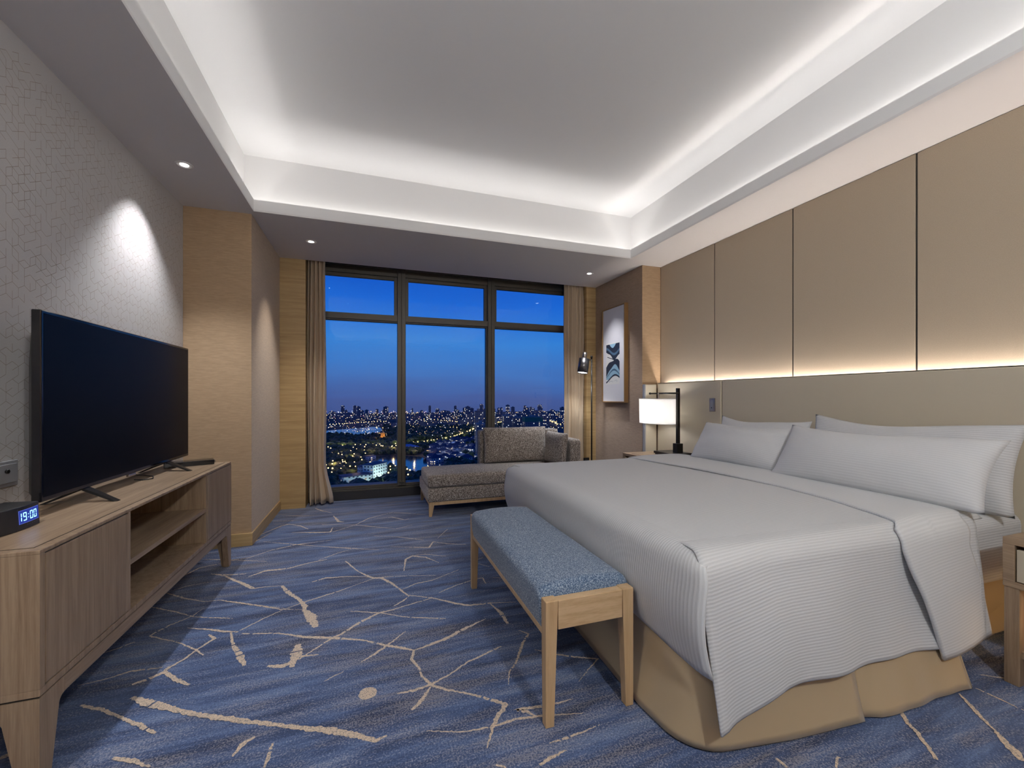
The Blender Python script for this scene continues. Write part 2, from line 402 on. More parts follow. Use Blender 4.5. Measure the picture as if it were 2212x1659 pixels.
d0 = at(500+815/2.765, 1100+1100/2.765)
vs = [bm.verts.new((d0[0]+.036*math.cos(k*PI/10)*(1+rnd.uniform(-.08, .08)), d0[1]+.036*math.sin(k*PI/10)*(1+rnd.uniform(-.08, .08)), .0009)) for k in range(20)]
bm.faces.new(vs).material_index = 1
for k in range(26):                            # the pattern runs on behind and beside the camera
    x, y, a = rnd.uniform(-1.2, 3), rnd.uniform(-1.6, .75), rnd.uniform(-.5, 1.2)
    pts = [(x, y, .5)]
    for q in range(4):
        x += .16*math.cos(a); y += .16*math.sin(a); a += rnd.uniform(-.5, .5)
        if -1.3 < x < 3.1 and -1.7 < y < .85: pts.append((x, y, 1))
    if len(pts) > 2: stroke(pts, rnd.choice((.012, .018, .03)))
struct('floor', bm, ['carpet', 'carpet_line'])

# left wall with wallpaper lines
bm = nb()
box(bm, XL-.1, XL, YF-.1, 5.35, 0, 3.3)
def wseg(y0, z0, y1, z1, w=.0009):
    l = math.hypot(y1-y0, z1-z0); ny_, nz_ = -(z1-z0)/l*w, (y1-y0)/l*w
    quad(bm, [(XL+.0006, y0-ny_, z0-nz_), (XL+.0006, y0+ny_, z0+nz_), (XL+.0006, y1+ny_, z1+nz_), (XL+.0006, y1-ny_, z1-nz_)], 1)
r3 = random.Random(11); sA = .036
for i in range(0, 62):
    for j in range(0, 50):
        cy = 0.2+i*sA*math.sqrt(3)+(j % 2)*sA*math.sqrt(3)/2; cz = .05+j*sA*1.5
        if not (0.3 < cy < 3.85 and .1 < cz < 2.63): continue
        for k in range(3):
            a = PI/2+k*2*PI/3
            if r3.random() < .8: wseg(cy, cz, cy+sA*math.cos(a), cz+sA*math.sin(a))
            if r3.random() < .55:
                b0 = PI/2+k*2*PI/3; b1 = b0+PI/3
                wseg(cy+sA*math.cos(b0), cz+sA*math.sin(b0), cy+sA*math.cos(b1), cz+sA*math.sin(b1))
struct('wall_left', bm, ['wallpaper', 'wall_line'])
# column on the left (tan fabric faces) + its golden base ledge
bm = nb(); box(bm, XL, -.915, 3.885, YB+.36, 0, ZS+.05, .002); struct('wall_left_column', bm, 'tan_fabric')
bm = nb()
box(bm, XL, -.903, 3.862, 3.885, 0, .1, .002); box(bm, -.915, -.903, 3.885, YB-.001, 0, .1, .002)
struct('baseboard_left', bm, 'gold_veneer')
# window wall side panels and the wall above / beside
bm = nb(); box(bm, -.915, -.665, YB, YB+.36, 0, ZS+.05, .002); struct('wall_back_left', bm, 'gold_veneer')
bm = nb(); box(bm, 2.765, XA+.1, YB, YB+.36, 0, ZS+.05, .002); struct('wall_back_right', bm, 'gold_veneer')
bm = nb(); box(bm, -.7, 2.8, 5.33, 5.45, 2.72, 3.3); box(bm, -.7, 2.8, 5.20, 5.45, -.12, 0); struct('wall_back', bm, 'bronze_dark')
# right wall and alcove wall
bm = nb(); box(bm, XR+.02, XR+.14, YF-.1, YA+.02, 0, 3.3); struct('wall_right', bm, 'tan_fabric')
bm = nb(); box(bm, XA, XR+.14, YA, YB+.36, 0, ZS+.05, .002); struct('wall_right_alcove', bm, ['alcove_fabric'])
bm = nb(); box(bm, XA-.012, XA, YA+.01, YB-.001, 0, .1, .002); struct('baseboard_right', bm, 'gold_veneer')
bm = nb(); box(bm, XL-.1, XR+.14, YF-.12, YF, 0, 3.3); struct('wall_near', bm, 'tan_fabric')
bm = nb(); box(bm, XA, XR, YA-.004, YA, 1.34, ZS, 0); struct('trim_1', bm, 'tan_fabric')

# upper upholstered wall panels
pan = thing('wall_panelling', 'row of tall beige upholstered wall panels with thin black joints above the headboard', 'wall panelling', (XR, 1.6, 1.35))
ys = [3.966, 3.176, 2.388, 1.604, .816, .03, -.76, -1.74]
for a, b in zip(ys, ys[1:]):
    bm = nb(); box(bm, XR, XR+.019, b+.005, a-.005, 1.30, ZS-.002, .004); obj('panel', bm, 'panel', pan)
bm = nb(); box(bm, XR+.006, XR+.02, -1.7, 3.9, 1.31, ZS-.004); obj('joint', bm, 'seam', pan)

# ceiling tray
TX0, TX1, TY0, TY1 = -.885, 2.65, -1.25, 3.82
WX0, WX1, WY0, WY1, ZT = -.985, 2.75, -1.35, 3.955, 3.2
bm = nb(); box(bm, XL-.1, XR+.14, YF-.1, 5.45, ZT, ZT+.1); struct('ceiling', bm, 'ceiling')
def frame_ring(bm, ix0, ix1, iy0, iy1, ox0, ox1, oy0, oy1, z0, z1, mi=0):
    i = [(ix0, iy0), (ix1, iy0), (ix1, iy1), (ix0, iy1)]; o = [(ox0, oy0), (ox1, oy0), (ox1, oy1), (ox0, oy1)]
    for k in range(4):
        k2 = (k+1) % 4
        hexa(bm, [(*i[k], z0), (*i[k2], z0), (*o[k2], z0), (*o[k], z0)], [(*i[k], z1), (*i[k2], z1), (*o[k2], z1), (*o[k], z1)], mi)
bm = nb()
frame_ring(bm, TX0, TX1, TY0, TY1, XL-.1, XR+.14, YF-.1, YB, ZS, ZS+.015)
bmesh.ops.recalc_face_normals(bm, faces=bm.faces); struct('ceiling_soffit', bm, 'soffit')
bm = nb()
e = .018
frame_ring(bm, TX0, TX1, TY0, TY1, TX0-e, TX1+e, TY0-e, TY1+e, ZS+.015, 2.785)
bmesh.ops.recalc_face_normals(bm, faces=bm.faces); struct('trim_2', bm, 'ceiling')
bm = nb()
frame_ring(bm, WX0, WX1, WY0, WY1, WX0-.05, WX1+.05, WY0-.05, WY1+.05, ZS+.015, ZT)
bmesh.ops.recalc_face_normals(bm, faces=bm.faces); struct('ceiling_tray', bm, 'ceiling')
bm = nb(); box(bm, -.915, 2.905, YB, 5.45, ZS+.25, ZS+.3); box(bm, -.915, 2.905, YB-.012, YB, ZS+.015, ZS+.3); struct('ceiling_curtain_pocket', bm, 'bronze_dark')
# led strips lying in the tray
def strip(name, x0, x1, y0, y1, z, label):
    bm = nb(); box(bm, x0, x1, y0, y1, z, z+.008, .002); o = obj(name, bm, 'white_plastic'); centre(o); tag(o, label, 'light strip'); return o
strip('light_strip', WX0+.015, WX0+.055, TY0, TY1, ZS+.015, 'white LED strip lying in the ceiling recess on the television side')
strip('light_strip', WX1-.055, WX1-.015, TY0, TY1, ZS+.015, 'white LED strip lying in the ceiling recess on the headboard side')
strip('light_strip', TX0, TX1, WY1-.055, WY1-.015, ZS+.015, 'white LED strip lying in the ceiling recess on the window side')
strip('light_strip', TX0, TX1, WY0+.015, WY0+.055, ZS+.015, 'white LED strip lying in the ceiling recess opposite the window')

# ================================================================== WINDOW
win = bpy.data.objects.new('window_1', None); COL.objects.link(win); win.location = (1.05, 5.2, 0); win['kind'] = 'structure'
YW = 5.2
def wpart(name, boxes, m, bev=.003):
    bm = nb()
    for b_ in boxes: box(bm, *b_, bev)
    return obj(name, bm, m, win)
X0w, X1w = -.75, 2.86
wpart('sill_base', [(X0w, X1w, YW+.005, YW+.22, 0, .10)], 'bronze_dark')
wpart('sill', [(X0w, X1w, YW-.0, YW+.2, .10, .118), (X0w, X1w, YW+.03, YW+.2, .118, .135), (X0w, X1w, YW+.05, YW+.2, .135, .152)], 'bronze')
wpart('head_frame', [(X0w, X1w, YW+.03, YW+.14, 2.66, 2.9), (X0w, X1w, YW+.0, YW+.14, 2.74, 2.9)], 'bronze')
wpart('mullion', [(.312, .3565, YW, YW+.14, .13, 2.9), (.3605, .405, YW, YW+.14, .13, 2.9), (.35, .366, YW+.012, YW+.14, .13, 2.9)], 'bronze')
wpart('mullion', [(1.444, 1.488, YW, YW+.14, .13, 2.9), (1.492, 1.536, YW, YW+.14, .13, 2.9), (1.48, 1.50, YW+.012, YW+.14, .13, 2.9)], 'bronze')
wpart('transom', [(X0w, .312, YW+.004, YW+.14, 2.115, 2.187), (.405, 1.444, YW+.004, YW+.14, 2.115, 2.187), (1.536, X1w, YW+.004, YW+.14, 2.115, 2.187)], 'bronze')
wpart('jamb', [(X0w, -.60, YW+.0, YW+.14, .13, 2.9)], 'bronze'); wpart('jamb', [(2.70, X1w, YW+.0, YW+.14, .13, 2.9)], 'bronze')
bays = [(-.60, .312), (.405, 1.444), (1.536, 2.70)]
for i, (a, b) in enumerate(bays):
    c = .038
    wpart('sash', [(a, a+c, YW+.05, YW+.1, 2.187, 2.66), (b-c, b, YW+.05, YW+.1, 2.187, 2.66), (a+c, b-c, YW+.05, YW+.1, 2.622, 2.66), (a+c, b-c, YW+.05, YW+.1, 2.187, 2.193)], 'bronze')
    wpart('pane', [(a+c-.004, b-c+.004, YW+.073, YW+.079, 2.19, 2.626)], 'glass', 0)
    wpart('pane', [(a, b, YW+.09, YW+.096, .15, 2.116)], 'glass', 0)
wpart('glazing_bead', [(.405, .409, YW+.02, YW+.09, .15, 2.11), (1.424, 1.444, YW+.03, YW+.09, .15, 2.11), (.405, 1.444, YW+.02, YW+.088, 2.10, 2.116), (X0w, .312, YW+.02, YW+.088, 2.10, 2.116), (1.536, X1w, YW+.02, YW+.088, 2.10, 2.116)], 'bronze_dark', 0)
wpart('latch', [(.33, .39, YW-.02, YW-.002, .16, .175)], 'bronze_dark')

# ================================================================== CURTAINS
def curtain(label, x0, x1, yc, folds, seed, flare):
    r = random.Random(seed); ph = [r.uniform(0, 6) for _ in range(6)]
    ups = [r.uniform(-.25, .25) for _ in range(folds*2+2)]
    def f(s, t):
        z = .012+(ZS+.16-.012)*t
        w = s*folds*2*PI
        amp = .042+.010*math.sin(ph[0]+3*s)-.010*smoothstep(.85, 1, t)
        wav = math.sin(w+.5*math.sin(3*t+ph[1])+.35*math.sin(2.2*s*5+ph[2]+2*t))
        k = 1-smoothstep(.0, .22, t)
        x = x0+(x1-x0)*s + .006*math.sin(7*t+ph[3]+s*4) + flare*k*k*(s**3)
        x += (.010*math.sin(2*w+ph[4]))*(.4+.6*k)
        y = yc+amp*wav*(1+.7*k) - .035*k*k*abs(flare)*10*.3
        z += .02*k*(1-t)*abs(math.sin(w*.5))*(1 if t < .1 else 0)
        return (x, y, z)
    bm = nb(); grid(bm, folds*22, 46, f)
    o = obj('curtain', bm, ['curtain']); centre(o); solid(o, .003, 0)
    tag(o, label, 'curtain'); return o
curtain('floor length beige curtain gathered at the left of the window beside the veneer panel', -.655, -.475, 5.075, 4, 4, .085)
curtain('floor length beige curtain gathered at the right of the window behind the chaise', 2.475, 2.755, 5.075, 5, 9, .0)

# ================================================================== HEADBOARD
hb = thing('headboard', 'wide cream leather headboard panelling running along the wall behind the bed and bedside tables', 'headboard', (3.1, 2, 0))
def padded(y0, y1, x0=3.075, x1=3.10):
    bm = nb(); box(bm, x0, x1, y0, y1, .12, 1.357, .012, seg=3, smooth=True); return obj('padded_panel', bm, 'leather', hb)
padded(3.020, 3.925); padded(1.07, 3.014); padded(.15, 1.064); padded(-1.7, .144)
bm = nb(); box(bm, 3.1, 3.112, -1.7, 3.95, .1, 1.35); box(bm, 3.077, 3.112, -1.7, 3.95, 1.3571, 1.3598, 0); obj('backing_board', bm, 'seam', hb)
bm = nb(); box(bm, 2.925, 3.072, 3.93, 3.955, .12, 1.345, .01, seg=3, smooth=True); obj('padded_panel', bm, 'leather', hb)
bm = nb(); box(bm, 2.906, 2.924, 3.925, 3.966, .1, 1.345, .006); obj('metal_edge', bm, 'steel', hb)
bm = nb(); box(bm, 3.126, 3.140, -1.6, 3.9, 1.30, 1.306); obj('light_strip', bm, 'strip', hb)
bm = nb(); box(bm, 3.10, 3.15, -1.7, 3.95, 1.27, 1.30); obj('ledge', bm, 'seam', hb)
# switch
sw = thing('wall_switch', 'small bronze oblong reading light switch on the headboard above the left pillow', 'switch', (3.075, 3.12, 1.06))
bm = nb(); box(bm, 3.066, 3.0745, 3.085, 3.155, 1.065, 1.19, .003); obj('plate', bm, 'nickel', sw)
bm = nb(); prism(bm, [(3.12+.018*math.cos(a), (1.152 if math.sin(a) > 0 else 1.10)+.02*math.sin(a)) for a in [k*PI/12 for k in range(24)]], 0, 3.062, 3.066); obj('rocker', bm, 'steel', sw)
bm = nb(); tube(bm, [(3.062, 3.12, 1.10), (3.060, 3.12, 1.10)], .005); obj('button', bm, 'seam', sw)

# ================================================================== DOWNLIGHTS
def downlight(x, y, label, r=.048):
    t = thing('downlight', label, 'downlight', (x, y, ZS), 'recessed ceiling downlights')
    bm = nb(); prof = [(r*1.02, ZS-.0002), (r, ZS-.004), (r*.78, ZS-.005), (r*.72, ZS-.003), (r*.52, ZS-.0015)]
    grid(bm, 32, len(prof)-1, lambda s, q: (x+prof[round(q*(len(prof)-1))][0]*math.cos(2*PI*s), y+prof[round(q*(len(prof)-1))][0]*math.sin(2*PI*s), prof[round(q*(len(prof)-1))][1]))
    obj('trim_ring', bm, 'soffit', t)
    bm = nb(); tube(bm, [(x, y, ZS-.0004), (x, y, ZS-.002)], r*.5, 20); obj('lens', bm, 'led', t)
downlight(-1.129, 3.2, 'round recessed ceiling downlight above the television')
downlight(-.537, 4.39, 'round recessed ceiling downlight near the left curtain')
downlight(2.499, 4.443, 'round recessed ceiling downlight near the picture and floor lamp')
def spot(x, y, z, power, ang, blend=.5, aim=None, col=(1, .97, .93), rad=.02):
    l = bpy.data.lights.new('spot', 'SPOT'); l.energy = power; l.spot_size = math.radians(ang); l.spot_blend = blend; l.color = col; l.shadow_soft_size = rad
    o = bpy.data.objects.new('spot_light', l); COL.objects.link(o); o.location = (x, y, z)
    if aim: o.rotation_euler = (Vector(aim)-Vector((x, y, z))).to_track_quat('-Z', 'Y').to_euler()
    return o
def area(x, y, z, sx, sy, power, rot=(0, 0, 0), col=(1, .95, .88)):
    l = bpy.data.lights.new('area', 'AREA'); l.shape = 'RECTANGLE'; l.size = sx; l.size_y = sy; l.energy = power; l.color = col
    o = bpy.data.objects.new('area_light', l); COL.objects.link(o); o.location = (x, y, z); o.rotation_euler = rot; return o
def point(x, y, z, power, col, rad=.03):
    l = bpy.data.lights.new('point', 'POINT'); l.energy = power; l.color = col; l.shadow_soft_size = rad
    o = bpy.data.objects.new('point_light', l); COL.objects.link(o); o.location = (x, y, z); return o
KC = (1, .975, .955)
UP = (PI, 0, 0)
PW = .80                                          # watt per metre of ceiling strip
TI = math.radians(62)
for ax_, sg, px_, ln, c_, k_ in (('x', 1, TX0-.03, TY1-TY0, (TY0+TY1)/2, .8), ('x', -1, TX1+.03, TY1-TY0, (TY0+TY1)/2, 1), ('y', -1, TY1+.03, TX1-TX0, (TX0+TX1)/2, 1), ('y', 1, TY0-.03, TX1-TX0, (TX0+TX1)/2, .7)):
    # each side: a strip aimed across the ceiling and a weaker one grazing the recess wall
    if ax_ == 'x':
        area(px_, c_, 2.779, .012, ln, PW*ln*k_, (0, PI+sg*TI, 0), KC)
        area(px_-sg*.035, c_, ZS+.035, .012, ln, PW*.95*ln*k_, UP, KC)
    else:
        area(c_, px_, 2.779, ln, .012, PW*ln*k_, (PI-sg*TI, 0, 0), KC)
        area(c_, px_-sg*.06, ZS+.035, ln, .012, PW*.95*ln*k_, UP, KC)
area(3.133, 1.15, 1.309, .012, 5.4, 22.0, UP, (1, .89, .81))
spot(-1.129, 3.2, ZS-.01, 75, 88, .7, (-1.129, 3.2, 0), (.92, .95, 1))
spot(-1.129, .9, ZS-.01, 55, 100, .6, (-1.0, .9, 0), (1, .97, .95))
spot(-.537, 4.39, ZS-.01, 62, 72, .9, (-.537, 4.39, 0), (1, .93, .85))
spot(2.499, 4.443, ZS-.01, 75, 74, .9, (2.499, 4.443, 0), (.97, .97, 1))
# added glowing globe out of view, brightens the whole room
for gx, gy in ((.79, -.9),):
    gt = thing('fill_globe', 'white glowing globe added as unseen room fill, hanging from the ceiling opposite the window', 'lamp', (gx, gy, 2.3))
    bm = nb(); bmesh.ops.create_uvsphere(bm, u_segments=24, v_segments=16, radius=.1); bmesh.ops.translate(bm, verts=bm.verts, vec=(gx, gy, 2.45))
    for f in bm.faces: f.smooth = True
    go = obj('globe', bm, 'globe', gt)
    bm = nb(); tube(bm, [(gx, gy, 2.55), (gx, gy, ZT)], .006, 8); tube(bm, [(gx, gy, ZT-.03), (gx, gy, ZT)], .05, 16); obj('stem', bm, 'nickel', gt)

# ================================================================== TV CONSOLE
CX0, CX1, CY0, CY1, CZ = -1.372, -.946, 1.65, 3.48, .737
con = thing('tv_console', 'long low oak television console with open shelves and two doors against the left wall', 'console', (-1.16, 2.56, 0))
bm = nb()
zb, t = .293, .022
box(bm, CX0, CX1, CY0, CY1, CZ-.013, CZ, .002)                        # top
box(bm, CX0, CX1, CY0, CY1, zb, zb+.022, .002)
box(bm, CX0, CX1, CY0, CY0+t, zb+.022, CZ-.013, .001); box(bm, CX0, CX1, CY1-t, CY1, zb+.022, CZ-.013, .001)
box(bm, CX0, CX0+.012, CY0+t, CY1-t, zb+.022, CZ-.013)
box(bm, CX0+.012, CX1-.001, 2.138, 2.156, zb+.022, CZ-.013, .001); box(bm, CX0+.012, CX1-.001, 3.001, 3.019, zb+.022, CZ-.013, .001)
obj('body', bm, 'oak', con)
bm = nb(); box(bm, CX0+.02, CX1-.034, CY0+.034, CY1-.03, CZ, CZ+.0012); box(bm, CX0+.02, CX1-.0305, CY0+.0305, CY1-.0265, CZ-.0005, CZ+.0004, mi=1)
obj('top_panel', bm, ['oak_h', 'seam'], con)
bm = nb(); box(bm, CX1-.30, CX1-.002, 2.156, 3.001, .500, .522, .001); box(bm, CX0+.012, CX1-.30, 2.156, 3.001, .500, .522); obj('shelf', bm, 'oak_h', con)
def door(y0, y1):
    bm = nb(); box(bm, CX1-.02, CX1+.0005, y0+.003, y1-.003, zb+.027, CZ-.018, .0015); box(bm, CX1-.022, CX1-.006, y0, y1, zb+.022, CZ-.013, mi=1)
    return obj('door', bm, ['oak', 'seam'], con)
door(CY0+t, 2.138); door(3.019, CY1-t)
bm = nb(); box(bm, CX0+.015, CX1-.006, CY0+.006, CY1-.006, zb-.006, zb); obj('shadow_gap', bm, 'seam', con)
zr = .238
bm = nb()
box(bm, CX1-.034, CX1-.002, CY0+.112, CY1-.112, zr, zb-.006, .002); obj('rail', bm, 'oak_h', con)
bm = nb(); box(bm, CX0, CX0+.03, CY0+.112, CY1-.112, zr, zb-.006, .002); obj('rail', bm, 'oak_h', con)
for ya_, yb_ in ((CY0+.002, CY0+.034), (CY1-.034, CY1-.002)):
    bm = nb(); box(bm, CX0+.112, CX1-.114, ya_, yb_, zr, zb-.006, .002); obj('rail', bm, 'oak', con)
def console_leg(sx, sy):
    """L-shaped corner leg, each wing tapering to the foot with a curved shoulder"""
    bm = nb()
    cx = CX1-.002 if sx > 0 else CX0; cy = CY0+.002 if sy < 0 else CY1-.002
    def wing(axis):
        o_ = 0 if axis == 'y' else .034
        pts = [(o_, 0), (o_, zb-.006), (.11, zb-.006), (.11, zr)]
        for k in range(1, 6):
            a = PI/2*k/5; pts.append((.11-.026*math.sin(a)-.0, zr-.026*(1-math.cos(a))))
        pts.append((.046, 0))
        if axis == 'y': P = [(cy+(-sy)*a, z) for a, z in pts]; prism(bm, P, 0, cx-sx*.034, cx)
        else: P = [(cx-sx*a, z) for a, z in pts]; prism(bm, P, 1, cy, cy-sy*.034)
    wing('y'); wing('x')
    return obj('leg', bm, 'oak', con)
for sx in (1, -1):
    for sy in (1, -1): console_leg(sx, sy)

# ================================================================== TELEVISION
tv = thing('television', 'large flat black television standing on the oak console', 'television', (-1.21, 2.78, CZ+.0012))
TYa, TYb, TZa, TZb = 2.095, 3.462, .795, 1.538
bm = nb(); box(bm, -1.228, -1.197, TYa, TYb, TZa, TZb, .004); obj('frame', bm, 'black_gloss', tv)
bm = nb(); quad(bm, [(-1.1965, TYa+.012, TZa+.017), (-1.1965, TYb-.012, TZa+.017), (-1.1965, TYb-.012, TZb-.012), (-1.1965, TYa+.012, TZb-.012)]); 
box(bm, -1.1985, -1.1964, TYa+.012, TYb-.012, TZa+.017, TZb-.012); obj('screen', bm, 'screen', tv)
bm = nb(); hexa(bm, [(-1.228, TYa+.01, TZa+.02), (-1.228, TYb-.01, TZa+.02), (-1.228, TYb-.01, TZb-.02), (-1.228, TYa+.01, TZb-.02)], [(-1.262, TYa+.05, TZa+.03), (-1.262, TYb-.05, TZa+.03), (-1.262, TYb-.05, TZb-.2), (-1.262, TYa+.05, TZb-.2)])
bmesh.ops.recalc_face_normals(bm, faces=bm.faces); obj('back_cover', bm, 'black_plastic', tv)
for yc, dy in ((2.42, -.10), (3.13, -.0)):
    bm = nb(); zt = CZ+.0015
    yf = 2.322 if dy else 3.12; yb_ = 2.52 if dy else 3.16
    for (xe, ye) in ((-1.072, yf), (-1.338, yf+.02)):
        hexa(bm, [(xe-.006, ye-.012, zt), (xe+.012, ye-.012, zt), (xe+.012, ye+.012, zt), (xe-.006, ye+.012, zt)],
             [(-1.222, ye+.03, TZa), (-1.200, ye+.03, TZa), (-1.200, ye+.075, TZa), (-1.222, ye+.075, TZa)])
    bmesh.ops.recalc_face_normals(bm, faces=bm.faces); obj('foot', bm, 'dark_metal', tv)
bm = nb(); box(bm, -1.206, -1.192, 2.70, 2.77, TZa-.012, TZa, .003); obj('badge', bm, 'nickel', tv)

# cable lying behind the set, set-top box
st = thing('set_top_box', 'slim black box lying at the far right end of the oak console', 'media box', (-1.13, 3.43, CZ+.0012))
bm = nb(); hexa(bm, [(-1.262, 3.262, CZ+.0015), (-1.018, 3.376, CZ+.0015), (-1.052, 3.468, CZ+.0015), (-1.296, 3.354, CZ+.0015)],
     [(-1.262, 3.262, CZ+.034), (-1.018, 3.376, CZ+.034), (-1.052, 3.468, CZ+.034), (-1.296, 3.354, CZ+.034)], bev=.003); obj('case', bm, 'black_gloss', st)
bm = nb(); hexa(bm, [(-1.017, 3.39, CZ+.012), (-1.0165, 3.39, CZ+.012), (-1.044, 3.455, CZ+.012), (-1.0445, 3.455, CZ+.012)], [(-1.017, 3.39, CZ+.026), (-1.0165, 3.39, CZ+.026), (-1.044, 3.455, CZ+.026), (-1.0445, 3.455, CZ+.026)]); obj('port_strip', bm, 'nickel', st)
bm = nb(); tube(bm, [(-1.24, 2.86, CZ+.005), (-1.19, 2.84, CZ+.005), (-1.16, 2.87, CZ+.005), (-1.19, 2.95, CZ+.005), (-1.25, 3.0, CZ+.005), (-1.32, 3.05, CZ+.005)], .003, 8)
o = obj('power_cable', bm, 'black_plastic'); centre(o); tag(o, 'thin black cable curling on the console under the television', 'cable')

# ================================================================== CLOCK RADIO
ck = thing('clock_radio', 'black clock radio with a glowing blue display at the near end of the console', 'clock radio', (-1.22, 1.9, CZ+.0012))
# footprint: front face from (A) to (B); measured on the console top
A = Vector((-1.148, 2.004)); ax = Vector((-.10, -.995)).normalized(); px = Vector((-.995, .10)).normalized()
def ckp(s, d, z): q = A+ax*s+px*d; return (q.x, q.y, CZ+.0014+z)
bm = nb()
prof = [(0, .0), (.19, .0)]
foot = []
for k in range(9):
    s = .215*k/8; foot.append((s, -.016*math.sin(PI*min(1, s/.215))))
outline = foot+[(.215, .10), (0, .10)]
va = [bm.verts.new(ckp(s, d, .0)) for s, d in outline]; vb = [bm.verts.new(ckp(s, d+.004, .082)) for s, d in outline]
n = len(outline); fs = [bm.faces.new(va[::-1]), bm.faces.new(vb)]
for i in range(n): fs.append(bm.faces.new((va[i], va[(i+1) % n], vb[(i+1) % n], vb[i])))
bmesh.ops.recalc_face_normals(bm, faces=fs); bmesh.ops.bevel(bm, geom=list(bm.edges), offset=.003, segments=2, profile=.5, affect='EDGES')
obj('case', bm, 'black_plastic', ck)
def ckf(s, z, e):       # point on the bowed front face
    d = -.016*math.sin(PI*s/.215)+.004*z/.082
    return ckp(s, d-e, z)
def ckquad(bm, s0, s1, z0, z1, e, mi=0, k=6):
    for i in range(k):
        a, b = s0+(s1-s0)*i/k, s0+(s1-s0)*(i+1)/k
        f = bm.faces.new([bm.verts.new(p) for p in (ckf(a, z0, e), ckf(b, z0, e), ckf(b, z1, e), ckf(a, z1, e))]); f.material_index = mi
bm = nb(); ckquad(bm, .008, .104, .022, .069, .0008, 1); ckquad(bm, .0096, .1024, .0236, .0674, .0013, 0); obj('display', bm, ['clock_glow', 'clock_rim'], ck)
SEG = {'1': 'bc', '9': 'abcdfg', '0': 'abcdef'}
def digit(bm, ch, s, z, w=.0155, h=.029, t=.0036):
    # s grows towards the left of the reader, so mirror
    def q(x0, x1, z0, z1): ckquad(bm, s-x1, s-x0, z+z0, z+z1, .0022, 0, 2)
    g = SEG[ch]; t2 = t*.35
    if 'a' in g: q(t2, w-t2, h-t, h)
    if 'd' in g: q(t2, w-t2, 0, t)
    if 'g' in g: q(t2, w-t2, h/2-t/2, h/2+t/2)
    if 'b' in g: q(w-t, w, h/2+t2, h-t2)
    if 'c' in g: q(w-t, w, t2, h/2-t2)
    if 'f' in g: q(0, t, h/2+t2, h-t2)
    if 'e' in g: q(0, t, t2, h/2-t2)
bm = nb()
for ch, s in (('1', .1090), ('9', .0880), ('0', .0570), ('0', .0375)): digit(bm, ch, s, .031)
for z in (.038, .049): ckquad(bm, .0630, .0658, z, z+.0034, .0022, 0, 1)
obj('digits', bm, 'digit', ck)
bm = nb()
for s in (.012, .022, .032, .042, .056, .066): ckquad(bm, s, s+.005, .014, .0165, .0012, 0, 1)
obj('button', bm, 'gunmetal', ck)

# wall plate on the left wall
wp = thing('wall_socket', 'grey steel socket plate on the wall at the left edge above the clock', 'socket', (XL+.001, 2.2, .84))
bm = nb(); box(bm, XL+.0008, XL+.010, 2.12, 2.272, .842, .945, .002); obj('plate', bm, 'steel', wp)
bm = nb(); box(bm, XL+.010, XL+.015, 2.135, 2.258, .857, .932, .001); obj('insert', bm, 'steel', wp)
bm = nb(); tube(bm, [(XL+.015, 2.205, .905), (XL+.022, 2.205, .905)], .008); obj('knob', bm, 'dark_metal', wp)

# ================================================================== BENCH
be = thing('bench', 'upholstered blue tweed bench with ash frame standing at the foot of the bed', 'bench', (.785, 1.985, 0))
BX0, BX1, BY0, BY1, BZ = .600, .972, 1.382, 2.582, .458
def bleg(xc, s, y0):
    """tapering leg; s=+1 leg on the bed side"""
    bm = nb(); w = .05; wt = .034
    if s > 0: lo = rect(xc-wt, xc, y0, y0+.034, 0); hi = rect(xc-w, xc, y0, y0+.045, BZ)
    else: lo = rect(xc, xc+wt, y0, y0+.034, 0); hi = rect(xc, xc+w, y0, y0+.045, BZ)
    hexa(bm, lo, hi, 0, .003); bmesh.ops.recalc_face_normals(bm, faces=bm.faces); return obj('leg', bm, 'ash', be)
for y0 in (BY0, BY1-.045): bleg(BX0, -1, y0); bleg(BX1, 1, y0)
for y0 in (BY0+.001, BY1-.039):
    bm = nb(); box(bm, BX0+.05, BX1-.05, y0, y0+.038, BZ-.108, BZ-.002, .002); obj('end_rail', bm, 'ash_x', be)
bm = nb(); box(bm, BX0+.004, BX0+.03, BY0+.04, BY1-.04, BZ-.16+.02, BZ-.118, .002); obj('side_rail', bm, 'ash', be)
bm = nb(); box(bm, BX1-.03, BX1-.004, BY0+.04, BY1-.04, BZ-.14, BZ-.118, .002); obj('side_rail', bm, 'ash', be)
def bench_cushion(s, t):
    endcap = s < 1e-6 or s > 1-1e-6; s = min(1, max(0, (s*60-1)/58))
    # s along Y, t across: wraps from one lower side over the top to the other
    y0, y1 = BY0+.043, BY1-.043
    hw = (BX1-BX0)/2+.006; xc = (BX0+BX1)/2
    a = (t*2-1)*1.0
    q = abs(a); sg = 1 if a >= 0 else -1
    if q < .62: x = q/.62*(hw-.035); z = BZ+.034+.010*(1-(q/.62)**2)
    elif q < .82:
        an = (q-.62)/.2*PI/2; x = hw-.035+.035*math.sin(an); z = BZ-.001+.035*math.cos(an)
    else: x = hw-.012*((q-.82)/.18)**2; z = BZ-.001-.117*(q-.82)/.18
    e = min(s, 1-s)*(y1-y0); k = 1-max(0, 1-e/.024)**2
    z2 = z if z < BZ-.02 else BZ-.02+(z-BZ+.02)*(.72+.28*k)
    if endcap: return (xc+sg*x*.02, y0+(y1-y0)*s, BZ-.06+(z2-BZ)*.02)
    return (xc+sg*x*(.985+.015*k), y0+(y1-y0)*s, z2)
bm = nb(); grid(bm, 60, 48, bench_cushion); box(bm, BX0+.03, BX1-.03, BY0+.045, BY1-.045, BZ-.12, BZ+.02)
bmesh.ops.recalc_face_normals(bm, faces=bm.faces)
